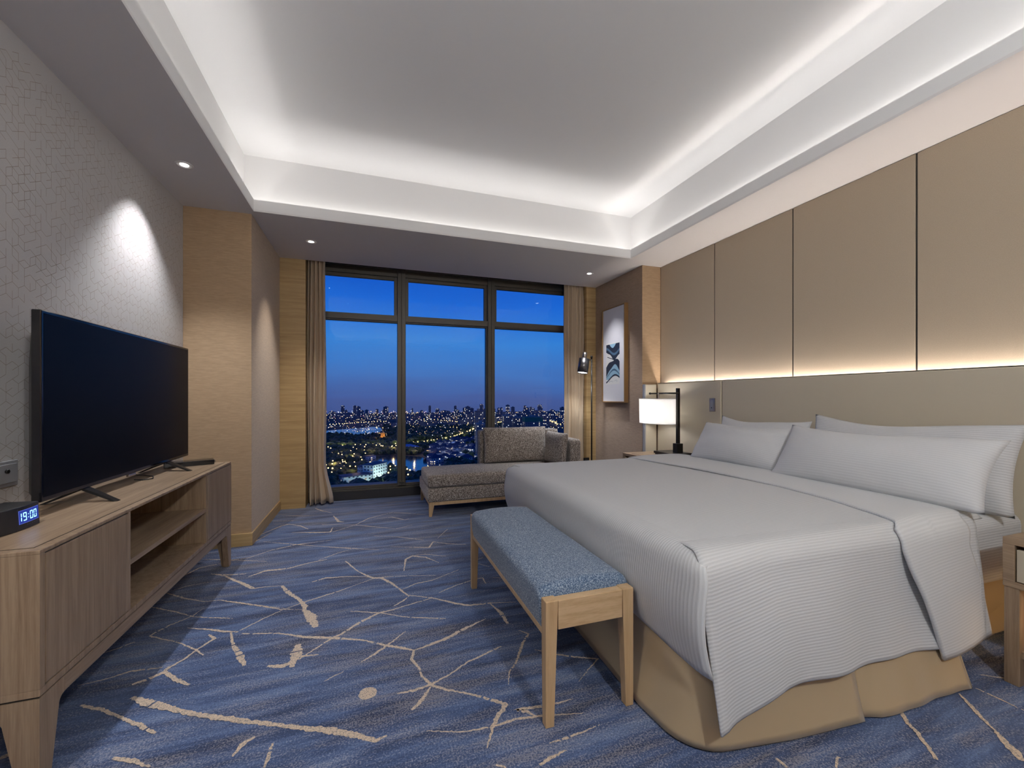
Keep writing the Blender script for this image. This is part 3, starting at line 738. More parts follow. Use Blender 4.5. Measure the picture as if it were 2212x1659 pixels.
obj('cushion', bm, 'bench_fabric', be)

# ================================================================== BED
bed = thing('bed', 'king size bed with white fitted sheet and tan satin valance against the cream headboard', 'bed', (2.05, 2.08, 0))
MX0, MX1, MY0, MY1, MZ = 1.04, 3.06, 1.12, 3.04, .635
bm = nb(); uvl = bm.loops.layers.uv.verify(); box(bm, MX0, MX1, MY0, MY1, .30, MZ, .06, seg=5, smooth=True)
uvl = bm.loops.layers.uv.verify()
for f in bm.faces:
    for lp in f.loops:
        c = lp.vert.co; lp[uvl].uv = (c.x, c.y+c.z)
obj('mattress', bm, 'linen', bed)
bm = nb(); box(bm, MX0+.04, MX1, MY0+.03, MY1-.03, .05, .30, .01); obj('base', bm, 'satin', bed)
# valance: three panels, the first goes round the foot corner
def ribbon(path_top, path_bot, name, n=60, wave=0, seed=1):
    r = random.Random(seed); p1, p2 = r.uniform(0, 6), r.uniform(0, 6)
    def lerp(P, s):
        L_ = [0]
        for a, b in zip(P, P[1:]): L_.append(L_[-1]+math.dist(a, b))
        d = s*L_[-1]
        for i in range(len(P)-1):
            if d <= L_[i+1]+1e-9:
                t = (d-L_[i])/(L_[i+1]-L_[i]); return [P[i][k]+(P[i+1][k]-P[i][k])*t for k in range(len(P[i]))]
        return list(P[-1])
    def f(s, t):
        a, b = lerp(path_top, s), lerp(path_bot, s)
        k = t*t*.35+t*.65
        x = a[0]+(b[0]-a[0])*k; y = a[1]+(b[1]-a[1])*k; z = a[2]+(b[2]-a[2])*t
        w = wave*t*math.sin(9*s+p1)+wave*.5*t*math.sin(23*s+p2)
        return (x+w*.4, y+w, max(z, .006))
    bm = nb(); grid(bm, n, 14, f); bmesh.ops.recalc_face_normals(bm, faces=bm.faces)
    o = obj(name, bm, 'satin', bed); solid(o, .004, 0); return o
def arc(cx, cy, r, a0, a1, n, z): return [(cx+r*math.cos(math.radians(a0+(a1-a0)*k/n)), cy+r*math.sin(math.radians(a0+(a1-a0)*k/n)), z) for k in range(n+1)]
top1 = [(1.045, 3.00, .36)]+arc(1.135, 1.185, .09, 180, 270, 10, .36)+[(1.72, 1.095, .36)]
bot1 = [(1.005, 3.02, .008), (1.003, 1.92, .008), (.985, 1.36, .008)]+arc(1.16, 1.25, .165, 185, 262, 10, .008)+[(1.40, 1.056, .008), (1.722, 1.030, .008)]
ribbon(top1, bot1, 'valance', 90, .004, 3)
ribbon([(1.73, 1.096, .36), (2.33, 1.096, .36)], [(1.728, 1.045, .008), (1.80, 1.018, .008), (2.33, 1.008, .008)], 'valance', 40, .004, 8)
ribbon([(2.345, 1.10, .36), (2.62, 1.13, .36), (3.03, 1.13, .36)], [(2.338, 1.008, .008), (2.37, 1.04, .008), (2.45, 1.13, .02), (3.03, 1.20, .02)], 'valance', 40, .002, 5)
ribbon([(1.06, 3.05, .36), (3.03, 3.05, .36)], [(1.03, 3.09, .008), (3.03, 3.09, .008)], 'valance', 40, .004, 6)

# duvet
DT = .675                                                   # top of duvet
dv = thing('duvet', 'white striped duvet spread over the bed with its top edge folded back', 'duvet', (1.8, 2.08, .2))
DY0, DY1 = 1.075, 3.085
R = .075
def across(y):                                              # drop of the top towards the long edges
    d = min(y-DY0, DY1-y)
    d = max(d, 0)
    return (R-math.sqrt(max(R*R-(R-d)**2, 0))) if d < R else 0
def body(s, t):
    y = DY0+.02+(DY1-DY0-.04)*t
    Lt = 2.62-(1.0+R); La = R*PI/2; Ld = .27
    p = s*(Lt+La+Ld)
    puff = .010*math.sin(PI*t)**.5
    if p < Lt: x, z = 2.62-p, DT+puff*smoothstep(0, .3, Lt-p)+.004*math.sin(3*p+4*t)*math.sin(PI*t)
    elif p < Lt+La:
        a = (p-Lt)/R; x, z = 1.0+R-R*math.sin(a), DT-R+R*math.cos(a)
    else:
        d = p-Lt-La; k = d/Ld
        x = 1.0-.018*math.sin(PI*k)+.02*k*k; z = DT-R-d
        z -= .022*math.sin(3.5*t*PI+.4)*k*.25+(.03*smoothstep(.25, 0, t)*k)
        x += .004*math.sin(18*t)*k
    dz = across(y); z -= dz*(1 if p < Lt+La*.5 else .0)
    if p >= Lt: x += dz*.5*min(1, (p-Lt)/La)
    kk = smoothstep(Lt, Lt+La, p)
    if t < .06: y -= .050*kk*(1-t/.06)
    if t > .94: y += .040*kk*(t-.94)/.06
    return (x, y, z)
def body_uv(s, t): return (s*2.0, (DY1-DY0)*t)
bm = nb(); grid(bm, 90, 90, body, body_uv)
# near flap: from the top over the edge down to the hem
def flap(s, t, near=True):
    x = .0
    hem = interp([(0, .112), (.03, .108), (.10, .145), (.17, .185), (.20, .20), (.24, .205), (.45, .195), (.75, .175), (1, .165)], s)
    Lt = .13; La = R*PI/2; Ld = DT-R-hem; p = t*(Lt+La+Ld)
    ye = DY0-.002
    if p < Lt: y, z = ye+R+Lt-p, DT-.006+.011*smoothstep(0, Lt*.8, p)
    elif p < Lt+La: a = (p-Lt)/R; y, z = ye+R-R*math.sin(a), DT+.005-R+R*math.cos(a)
    else:
        d = p-Lt-La; k = d/Ld
        y = ye-.030*k-.012*math.sin(PI*k)*math.sin(7*s)+.010*k*math.sin(11*s+1)+.006*k*math.sin(29*s); z = DT+.004-R-d
        if s < .05: y -= .012*k*(1-s/.05)
    X0 = interp([(0, 1.065), (Lt, 1.045), (Lt+La, 1.0), (Lt+La+Ld*.4, 1.025), (Lt+La+Ld, 1.06)], p)
    X1 = interp([(0, 2.62), (Lt+La, 2.52), (Lt+La+Ld, 2.50)], p)
    x = X0+(X1-X0)*s
    if x < 1.0+R and p < Lt+La*.8: z -= (R-math.sqrt(max(R*R-(1.0+R-x)**2, 0)))*.55
    return (x, y, z) if near else (x, DY0+DY1-y, z)
def flap_uv(s, t): return (s*1.5, .75*(1-t))
grid(bm, 70, 46, flap, flap_uv); grid(bm, 50, 30, lambda s, t: flap(s, t, False), flap_uv)
o = obj('cover', bm, 'linen', dv); solid(o, .006, 0)
# folded-back top edge
def fold(s, t):
    hem = interp([(0, .130), (.4, .150), (1, .165)], s)
    yn = DY0-.010
    Ltop = DY1-DY0-2*R; La = R*PI/2; Ld = DT-R-hem; tot = .25+La+Ltop+La+Ld
    p = t*tot
    H = .020*(1-.5*abs(2*s-1)**3)
    if p < .25: y, z = DY1+.012-.012*(1-p/.25), DT-R-.25+p
    elif p < .25+La: a = (p-.25)/R; y, z = DY1+.012-R+R*math.cos(a), DT-R+R*math.sin(a)
    elif p < .25+La+Ltop: y, z = DY1+.012-R-(p-.25-La)*(Ltop+.032)/Ltop, DT
    elif p < .25+2*La+Ltop: a = (p-.25-La-Ltop)/R; y, z = yn+R-R*math.sin(a), DT-R+R*math.cos(a)
    else:
        d = p-.25-2*La-Ltop; k = d/Ld; y, z = yn-.026*k-.010*math.sin(PI*k*1.0)*(1-s)-.008*k*math.sin(5*s), DT-R-d
    top = smoothstep(0, .15, (p/tot)); z += H*(1 if .25+La*.5 < p < .25+La+Ltop+La*.5 else .3)+.010*math.sin(PI*min(1, max(0, (y-DY0)/(DY1-DY0))))
    if y < DY0+.02 and p > .25+La+Ltop: y -= H*.6
    if p < .25+La+Ltop+La*.4:
        fx = interp([(1.08, 2.03), (1.2, 2.09), (1.45, 2.17), (1.75, 2.205), (2.4, 2.175), (2.75, 2.13), (3.1, 2.10)], y); bx = 2.66
        bx = interp([(1.08, 2.46), (1.2, 2.56), (1.4, 2.64), (3.1, 2.66)], y)
    else:
        k = (DT-z)/(DT-hem); fx = 2.03-.02*math.sin(PI*min(1, k*2))*.5+interp([(0, -.035), (.15, -.03), (.3, .0), (1, .175)], max(0, k)); bx = 2.46+interp([(0, 0), (.2, -.03), (.5, .035), (1, .10)], max(0, k))
    x = fx+(bx-fx)*s
    x += .006*math.sin(14*t+2)*(1-s)
    return (x, y, z)
bm = nb(); grid(bm, 26, 110, fold, lambda s, t: (s*.5, t*3.0)); o = obj('folded_edge', bm, 'linen_fine', dv); solid(o, .010, 0)

# pillows
def pillow(label, base, up, right, W, H, T_, seed, m='linen_fine', sag=.02, group=None):
    """base: centre of the lower edge; up/right unit directions; W, H, T size"""
    r = random.Random(seed); base = Vector(base); up = Vector(up).normalized(); right = Vector(right).normalized(); nrm = right.cross(up).normalized()
    ph = [r.uniform(0, 6.28) for _ in range(6)]
    def surf(side):
        def f(s, t):
            a, b = s*2-1, t*2-1
            e = max(0, (1-abs(a)**2.6))**.55*max(0, (1-abs(b)**2.4))**.55
            pa = 1-.055*(1-abs(b)**2)*abs(a)**3; pb = 1-.11*(1-a*a)*abs(b)**3 if b > 0 else 1-.02*(1-a*a)
            x = a*pa*W/2; z = (b*pb+1)*H/2
            crn = (abs(a)**8)*(abs(b)**8)
            d = T_/2*e*(1+.08*math.sin(3*a+ph[0])+.05*math.sin(5*b+ph[1]))
            d += .004*math.sin(16*a+9*b+ph[2])*e*(1-e)*2
            z += .008*math.sin(4*a+ph[3])*abs(b)**2*(b > 0) - sag*(b > 0)*math.cos(a*PI/2)*abs(b)
            return base+right*x+up*z+nrm*d*side
        return f
    bm = nb()
    uv = lambda s, t: (s*W, t*H)
    grid(bm, 44, 30, surf(1), uv); grid(bm, 44, 30, surf(-1), uv)
    bmesh.ops.remove_doubles(bm, verts=bm.verts, dist=1e-5)
    bmesh.ops.recalc_face_normals(bm, faces=bm.faces)
    o = obj('pillow', bm, m); centre(o); tag(o, label, 'pillow', group); return o
def lean(xb, xt, h): return (xt-xb, 0, math.sqrt(max(h*h-(xt-xb)**2, .01)))
RT = (0, -1, 0)
pillow('white pillow at the back left of the bed, only its upper edge showing', (2.86, 2.50, .640), (.10, 0, .38), RT, .80, .41, .13, 2)
pillow('white striped pillow at the back right of the bed beside the near nightstand', (2.80, 1.56, .640), (.13, .0, .42), RT, 1.0, .455, .15, 5, 'linen')
pillow('plump white pillow at the front left of the bed next to the lit table lamp', (2.57, 2.44, .693), (.17, 0, .28), RT, .84, .345, .20, 3)
pillow('plump wide white pillow at the front right of the bed', (2.50, 1.545, .692), (.20, 0, .31), RT, 1.02, .375, .22, 9)

# ================================================================== NIGHTSTANDS
def nightstand(y0, y1, label, first=True):
    x0, x1, zt = 2.535, 3.07, .612; yc = (y0+y1)/2
    t = thing('nightstand', label, 'nightstand', ((x0+x1)/2, yc, 0))
    bm = nb(); w = .035
    box(bm, x0, x1, y0, y1, zt-.028, zt, .002); box(bm, x0, x1, y0, y1, .405, .43, .002)
    box(bm, x0, x1, y0, y0+w, .43, zt-.028, .001); box(bm, x0, x1, y1-w, y1, .43, zt-.028, .001); box(bm, x1-.015, x1, y0+w, y1-w, .43, zt-.028)
    obj('body', bm, 'oak_h', t)
    bm = nb(); a = .02
    for b_ in ((x0+.05, x1-.05, y0+.08, y0+.084), (x0+.05, x1-.05, y1-.084, y1-.08), (x0+.05, x0+.054, y0+.08, y1-.08), (x1-.054, x1-.05, y0+.08, y1-.08)):
        box(bm, b_[0], b_[1], b_[2], b_[3], zt-.0005, zt+.0007)
    obj('inlay_line', bm, 'seam', t)
    bm = nb(); box(bm, x0+.004, x0+.022, y0+w+.004, y1-w-.004, .434, zt-.046, .002); obj('drawer', bm, 'tan_paint', t)
    for sy in (0, 1):
        for sx in (0, 1):
            xx = x0+.003 if sx == 0 else x1-.053; yy = y0+.003 if sy == 0 else y1-.048
            bm = nb(); box(bm, xx, xx+.05, yy, yy+.045, 0, .405, .002); obj('leg', bm, 'oak', t)
    bm = nb(); box(bm, x0+.02, x1-.02, y0+.02, y1-.02, .115, .145, .002); obj('lower_shelf', bm, 'oak_h', t)
    return t
nightstand(.42, .997, 'oak nightstand with cream drawer at the right edge, lit from below')
nightstand(3.125, 3.795, 'oak nightstand at the far side of the bed carrying the table lamp')
tr = thing('tray', 'shallow open oak tray on the lower shelf of the near nightstand', 'tray', (2.75, .68, .146))
bm = nb(); box(bm, 2.58, 2.98, .50, .90, .146, .156); 
for b_ in ((2.58, 2.592, .50, .90), (2.968, 2.98, .50, .90), (2.592, 2.968, .50, .512), (2.592, 2.968, .888, .90)): box(bm, *b_, .156, .215, .001)
obj('box', bm, 'oak_h', tr)
area(2.8, .70, .40, .3, .3, 1.5, (0, 0, 0), (1, .66, .33)); area(2.8, 3.46, .40, .3, .3, 1.0, (0, 0, 0), (1, .66, .33))

# ================================================================== TABLE LAMP
NZ = .613
la = thing('table_lamp', 'table lamp with oval white shade hung from a dark crossbar post on the far nightstand', 'lamp', (2.9, 3.46, NZ))
bm = nb(); box(bm, 2.785, 3.0, 3.325, 3.59, NZ, NZ+.012, .001); box(bm, 2.775, 3.01, 3.315, 3.60, NZ+.012, NZ+.034, .002); obj('base', bm, 'dark_metal', la)
bm = nb(); box(bm, 2.878, 2.948, 3.37, 3.435, NZ+.034, NZ+.125, .002); obj('socket_block', bm, 'dark_metal', la)
bm = nb(); box(bm, 2.896, 2.926, 3.385, 3.413, NZ+.125, 1.290, .002); obj('post', bm, 'dark_metal', la)
bm = nb(); tube(bm, [(2.888, 3.355, 1.240), (2.888, 3.80, 1.240)], .0085, 10); tube(bm, [(2.888, 3.80, 1.240), (2.888, 3.812, 1.240)], .012, 10); obj('arm', bm, 'dark_metal', la)
bm = nb(); tube(bm, [(2.88, 3.655, 1.245), (2.88, 3.655, 1.10)], .009, 10); tube(bm, [(2.88, 3.655, 1.10), (2.88, 3.655, 1.03)], .016, 10); obj('hanger', bm, 'nickel', la)
SCX, SCY = 2.865, 3.655
def shade_f(a, b, z0, z1, k0=1.0, k1=.97):
    return lambda s, t: (SCX+a*(k0+(k1-k0)*t)*math.cos(2*PI*s), SCY+b*(k0+(k1-k0)*t)*math.sin(2*PI*s), z0+(z1-z0)*t)
bm = nb(); grid(bm, 64, 4, shade_f(.155, .235, .925, 1.185, .97, 1.0)); sh = obj('shade', bm, 'shade', la)
for ra, rb_, z0_, z1_ in ((.1515, .2295, .924, .930), (.1565, .2365, 1.180, 1.186)):
    bm = nb(); grid(bm, 64, 1, shade_f(ra, rb_, z0_, z1_)); o = obj('shade_rim', bm, 'white_plastic', sh); solid(o, .002, 0)
bm = nb(); bmesh.ops.create_uvsphere(bm, u_segments=16, v_segments=10, radius=.028); bmesh.ops.translate(bm, verts=bm.verts, vec=(2.88, 3.655, 1.0)); 
for f in bm.faces: f.smooth = True
obj('bulb', bm, 'bulb', la)
point(2.87, 3.655, 1.06, 4.2, (1, .97, .95), .05)
bm = nb(); tube(bm, [(2.99, 3.36, NZ+.012), (3.01, 3.33, NZ+.02), (3.03, 3.29, NZ+.018), (3.035, 3.24, NZ+.008), (3.04, 3.2, NZ+.006)], .0035, 8); obj('cord', bm, 'black_plastic', la)

# ================================================================== CHAISE
ch = thing('chaise_longue', 'brown grey tweed chaise longue with low back and one arm standing under the window', 'chaise', (1.4, 4.57, 0))
HX0, HX1, HY0, HY1 = .545, 2.26, 4.19, 4.96
def soft(bm, x0, x1, y0, y1, z0, z1, r=.03, puff=.0):
    c = bmesh.new(); box(c, x0, x1, y0, y1, z0, z1, r, seg=4, smooth=True)
    bmesh.ops.subdivide_edges(c, edges=[e for e in c.edges if e.calc_length() > .2], cuts=8, use_grid_fill=True)
    cx, cy, cz = (x0+x1)/2, (y0+y1)/2, (z0+z1)/2; hx, hy, hz = (x1-x0)/2, (y1-y0)/2, (z1-z0)/2
    for v in c.verts:
        a, b, d = (v.co.x-cx)/hx, (v.co.y-cy)/hy, (v.co.z-cz)/hz
        v.co.z += puff*d*(1-a*a)*(1-b*b); v.co.x += puff*a*(1-b*b)*(1-d*d)*.6; v.co.y += puff*b*(1-a*a)*(1-d*d)*.6
    me = bpy.data.meshes.new('t'); c.to_mesh(me); c.free(); bm.from_mesh(me); bpy.data.meshes.remove(me)
    for f in bm.faces: f.smooth = True
bm = nb(); soft(bm, HX0, HX1, HY0, HY1, .145, .285, .02); obj('seat_base', bm, 'chaise_fabric', ch)
bm = nb(); soft(bm, HX0+.0, 2.0, HY0+.0, HY1-.16, .290, .415, .028, .014); obj('seat_cushion', bm, 'chaise_fabric', ch)
bm = nb(); soft(bm, 1.235, HX1, HY1-.15, HY1, .28, .80, .025); obj('backrest', bm, 'chaise_fabric', ch)
bm = nb(); soft(bm, 2.125, HX1, HY0, HY1-.15, .28, .728, .04); obj('armrest', bm, 'chaise_fabric', ch)
bm = nb(); box(bm, HX0+.012, HX1-.012, HY0+.012, HY0+.045, .112, .145, .002); box(bm, HX0+.012, HX1-.012, HY1-.045, HY1-.012, .112, .145, .002); box(bm, HX0+.012, HX0+.045, HY0+.045, HY1-.045, .112, .145, .002); box(bm, HX1-.045, HX1-.012, HY0+.045, HY1-.045, .112, .145, .002)
obj('plinth_frame', bm, 'ash', ch)
for sx, x in ((1, HX0+.012), (-1, HX1-.012)):
    for sy, y in ((1, HY0+.012), (-1, HY1-.012)):
        bm = nb(); hexa(bm, rect(min(x, x+sx*.028), max(x, x+sx*.028), min(y, y+sy*.028), max(y, y+sy*.028), 0), rect(min(x, x+sx*.05), max(x, x+sx*.05), min(y, y+sy*.05), max(y, y+sy*.05), .113), 0, .002)
        bmesh.ops.recalc_face_normals(bm, faces=bm.faces); obj('leg', bm, 'ash', ch)
def cushion(label, c, ux, uz, W, H, T_, seed):
    c = Vector(c); ux = Vector(ux).normalized(); uz = Vector(uz).normalized(); n = ux.cross(uz)
    bm = nb()
    def surf(sd):
        def f(s, t):
            a, b = s*2-1, t*2-1
            e = (1-abs(a)**6)**.5*(1-abs(b)**6)**.5
            pa = 1-.03*(1-b*b)*abs(a)**3; pb = 1-.03*(1-a*a)*abs(b)**3
            return c+ux*(a*pa*W/2)+uz*((b*pb+1)*H/2)+n*(sd*T_/2*(e*(.75+.25*(1-a*a)*(1-b*b))))
        return f
    grid(bm, 36, 30, surf(1)); grid(bm, 36, 30, surf(-1)); bmesh.ops.remove_doubles(bm, verts=bm.verts, dist=1e-5); bmesh.ops.recalc_face_normals(bm, faces=bm.faces)
    o = obj('cushion', bm, 'chaise_fabric'); centre(o); tag(o, label, 'cushion'); return o
cushion('wide tweed back cushion leaning on the backrest of the chaise', (1.655, 4.70, .425), (1, 0, 0), (0, .12, 1), .80, .42, .15, 1)
cushion('square tweed cushion leaning on the arm of the chaise', (2.035, 4.44, .425), (.08, -1, 0), (.10, 0, 1), .46, .37, .12, 2)

# ================================================================== FLOOR LAMP
fl = thing('floor_lamp', 'slim dark floor lamp with tilted metal cylinder head beside the chaise and right curtain', 'floor lamp', (2.705, 4.75, 0))
bm = nb(); tube(bm, [(2.705, 4.75, 0), (2.705, 4.75, .02)], .125, 32); obj('base', bm, 'dark_metal', fl)
bm = nb(); tube(bm, [(2.705, 4.75, .02), (2.705, 4.75, 1.715)], .0095, 12); obj('pole', bm, 'dark_metal', fl)
bm = nb(); tube(bm, [(2.705, 4.75, 1.69), (2.64, 4.74, 1.665), (2.62, 4.735, 1.665)], .006, 8); tube(bm, [(2.705, 4.75, 1.70), (2.705, 4.75, 1.735)], .014, 12); obj('bracket', bm, 'dark_metal', fl)
hc = Vector((2.575, 4.73, 1.60)); hd = Vector((-.17, -.05, -1)).normalized()
bm = nb(); r1 = .068
pp = [hc-hd*.093, hc-hd*.092, hc+hd*.093]
tube(bm, pp, [.05, r1, r1], 32, 0, False); f = bm.faces.new([v for v in bm.verts if (v.co-pp[0]).length < .0505])
head = obj('lamp_head', bm, 'gunmetal', fl); solid(head, .003, -1)
bm = nb(); tube(bm, [hc-hd*.175, hc-hd*.093], .027, 20); obj('neck', bm, 'nickel', head)
bm = nb(); tube(bm, [hc+hd*.080, hc+hd*.084], .063, 24); obj('diffuser', bm, 'bulb', head)
q = hc+hd*.1; spot(q.x, q.y, q.z, 14, 120, .6, tuple(q+hd), (.9, .95, 1), .04)

# ================================================================== PICTURE
pc = thing('framed_picture', 'tall narrow framed picture with blue wave print hanging on the brown alcove wall', 'picture', (XA, 4.49, 1.14))
PX, PY0, PY1, PZ0, PZ1 = 2.852, 4.235, 4.745, 1.135, 2.325
bm = nb(); w = .014
box(bm, PX, XA-.001, PY0, PY0+w, PZ0, PZ1, .001); box(bm, PX, XA-.001, PY1-w, PY1, PZ0, PZ1, .001); box(bm, PX, XA-.001, PY0+w, PY1-w, PZ0, PZ0+w, .001); box(bm, PX, XA-.001, PY0+w, PY1-w, PZ1-w, PZ1, .001)
obj('frame', bm, 'frame_wood', pc)
bm = nb(); box(bm, PX+.012, XA-.002, PY0+w, PY1-w, PZ0+w, PZ1-w); obj('sheet', bm, 'paper', pc)
bm = nb(); PXA = PX+.0112
def pl(y, z): return (PXA, 4.655-y*.30, 1.40+z)          # y 0..1 left to right as seen
bm_a = nb()
def band(lo, hi, mi, e=0):
    n = 24
    for i in range(n):
        a, b = i/n, (i+1)/n
        la_, lb_, ha, hb_ = lo(a), lo(b), hi(a), hi(b)
        if ha <= la_ and hb_ <= lb_: continue
        f = bm_a.faces.new([bm_a.verts.new((PXA-e, 4.655-y*.30, 1.36+z)) for y, z in ((a, la_), (b, lb_), (b, max(hb_, lb_)), (a, max(ha, la_)))]); f.material_index = mi
sinw = lambda y, k, p: math.sin(k*y+p)
band(lambda y: 0, lambda y: .52, 3, 0)                                         # small white print sheet
h1 = lambda y: .25+.06*math.sin(3.4*y-.6)+.015*math.sin(9*y)
h2 = lambda y: .15+.09*math.sin(3.6*y-.7)+.01*math.sin(11*y)
band(lambda y: max(.06, h2(y)-.01), lambda y: h1(y), 0, .0004)
band(lambda y: max(.06, .07+.05*math.sin(3.6*y-.9)), lambda y: h2(y), 2, .0005)
band(lambda y: .12+.05*math.sin(4.2*y-.9), lambda y: .135+.06*math.sin(4.2*y-.9), 1, .0006)
band(lambda y: .055+.05*math.sin(3.8*y-1.0), lambda y: .075+.05*math.sin(3.8*y-1.0), 0, .0006)
band(lambda y: .36+.05*math.sin(5*y+1.5)-.01*math.sin(13*y), lambda y: .505, 0, .0004)
band(lambda y: .40+.04*math.sin(5*y+1.6), lambda y: .43+.04*math.sin(5*y+1.6), 1, .0005)
band(lambda y: .505-.05*math.sin(PI*min(1, max(0, (y-.25)/.5))), lambda y: .505, 2, .0006)
bmesh.ops.recalc_face_normals(bm_a, faces=bm_a.faces)
for k in range(2):
    a = [(.08, .345), (.10, .352), (.95, .285), (.92, .278)] if k == 0 else [(.42, .318), (.44, .322), (.98, .262), (.96, .258)]
    f = bm_a.faces.new([bm_a.verts.new((PXA-.0008, 4.655-y*.30, 1.36+z)) for y, z in a]); f.material_index = 0
rs = random.Random(5)
for k in range(14):
    y = .1+k*.058; z = .03+rs.uniform(-.006, .012)
    f = bm_a.faces.new([bm_a.verts.new((PXA-.0008, 4.655-yy*.30, 1.36+zz)) for yy, zz in ((y, z), (y+.012, z), (y+.05, z+rs.uniform(.005, .02)), (y+.035, z+rs.uniform(.005, .02)))]); f.material_index = 1
obj('print', bm_a, ['ink_dark', 'ink_mid', 'ink_light', 'white_plastic'], pc)

# socket on the right veneer panel
so = thing('wall_socket', 'small dark double socket low on the veneer wall behind the floor lamp', 'socket', (2.76, YB-.001, .28))
bm = nb(); box(bm, 2.715, 2.80, YB-.010, YB-.0008, .275, .385, .002); obj('plate', bm, 'dark_metal', so)
for z in (.305, .355):
    bm = nb(); box(bm, 2.737, 2.778, YB-.0115, YB-.010, z-.016, z+.016, .001); obj('outlet', bm, 'black_plastic', so)

# ================================================================== SKY
w = bpy.data.worlds.new('dusk_sky'); S.world = w; w.use_nodes = True; nt = w.node_tree; nt.nodes.clear()
wo = N(nt, 'ShaderNodeOutputWorld'); bg = N(nt, 'ShaderNodeBackground'); L(nt, bg.outputs[0], wo.inputs[0])
tc = N(nt, 'ShaderNodeTexCoord'); sp = N(nt, 'ShaderNodeSeparateXYZ'); L(nt, tc.outputs['Generated'], sp.inputs[0])
mp = N(nt, 'ShaderNodeMapping'); mp.inputs['Scale'].default_value = (1.2, 1.2, 9); L(nt, tc.outputs['Generated'], mp.inputs[0])
cl = noise(nt, mp.outputs[0], 2.2, 5, 0.55, 0.3)
# z plus a little cloud wobble
ad = N(nt, 'ShaderNodeMath', operation='MULTIPLY_ADD'); L(nt, cl, ad.inputs[0]); ad.inputs[1].default_value = 0.07; L(nt, sp.outputs[2], ad.inputs[2])
mr = N(nt, 'ShaderNodeMapRange'); L(nt, ad.outputs[0], mr.inputs[0]); mr.inputs[1].default_value = -0.03; mr.inputs[2].default_value = 0.55
sky = ramp(nt, mr.outputs[0], [(0.0, (0.045, 0.068, 0.20)), (0.10, (0.055, 0.095, 0.29)), (0.20, (0.050, 0.155, 0.46)), (0.33, (0.034, 0.20, 0.61)), (0.47, (0.012, 0.125, 0.60)), (0.62, (0.004, 0.075, 0.50)), (1.0, (0.003, 0.03, 0.2))])
vo = N(nt, 'ShaderNodeTexVoronoi'); vo.inputs['Scale'].default_value = 46; L(nt, tc.outputs['Generated'], vo.inputs['Vector'])
sr = N(nt, 'ShaderNodeMapRange'); L(nt, vo.outputs['Distance'], sr.inputs[0]); sr.inputs[1].default_value = 0.045; sr.inputs[2].default_value = 0.02; sr.inputs[3].default_value = 0; sr.inputs[4].default_value = 1
vs_ = N(nt, 'ShaderNodeSeparateXYZ'); L(nt, vo.outputs['Color'], vs_.inputs[0])
pw = N(nt, 'ShaderNodeMath', operation='POWER'); L(nt, vs_.outputs[0], pw.inputs[0]); pw.inputs[1].default_value = 5
st_ = N(nt, 'ShaderNodeMath', operation='MULTIPLY'); L(nt, sr.outputs[0], st_.inputs[0]); L(nt, pw.outputs[0], st_.inputs[1])
zz = N(nt, 'ShaderNodeMapRange'); L(nt, sp.outputs[2], zz.inputs[0]); zz.inputs[1].default_value = 0.06; zz.inputs[2].default_value = 0.12
s2 = N(nt, 'ShaderNodeMath', operation='MULTIPLY'); L(nt, st_.outputs[0], s2.inputs[0]); L(nt, zz.outputs[0], s2.inputs[1])
mx = N(nt, 'ShaderNodeMix', data_type='RGBA', blend_type='ADD'); L(nt, s2.outputs[0], mx.inputs[0]); L(nt, sky.outputs[0], mx.inputs[6]); mx.inputs[7].default_value = (0.25, 0.5, 0.8, 1)
L(nt, mx.outputs[2], bg.inputs[0]); bg.inputs[1].default_value = 0.90

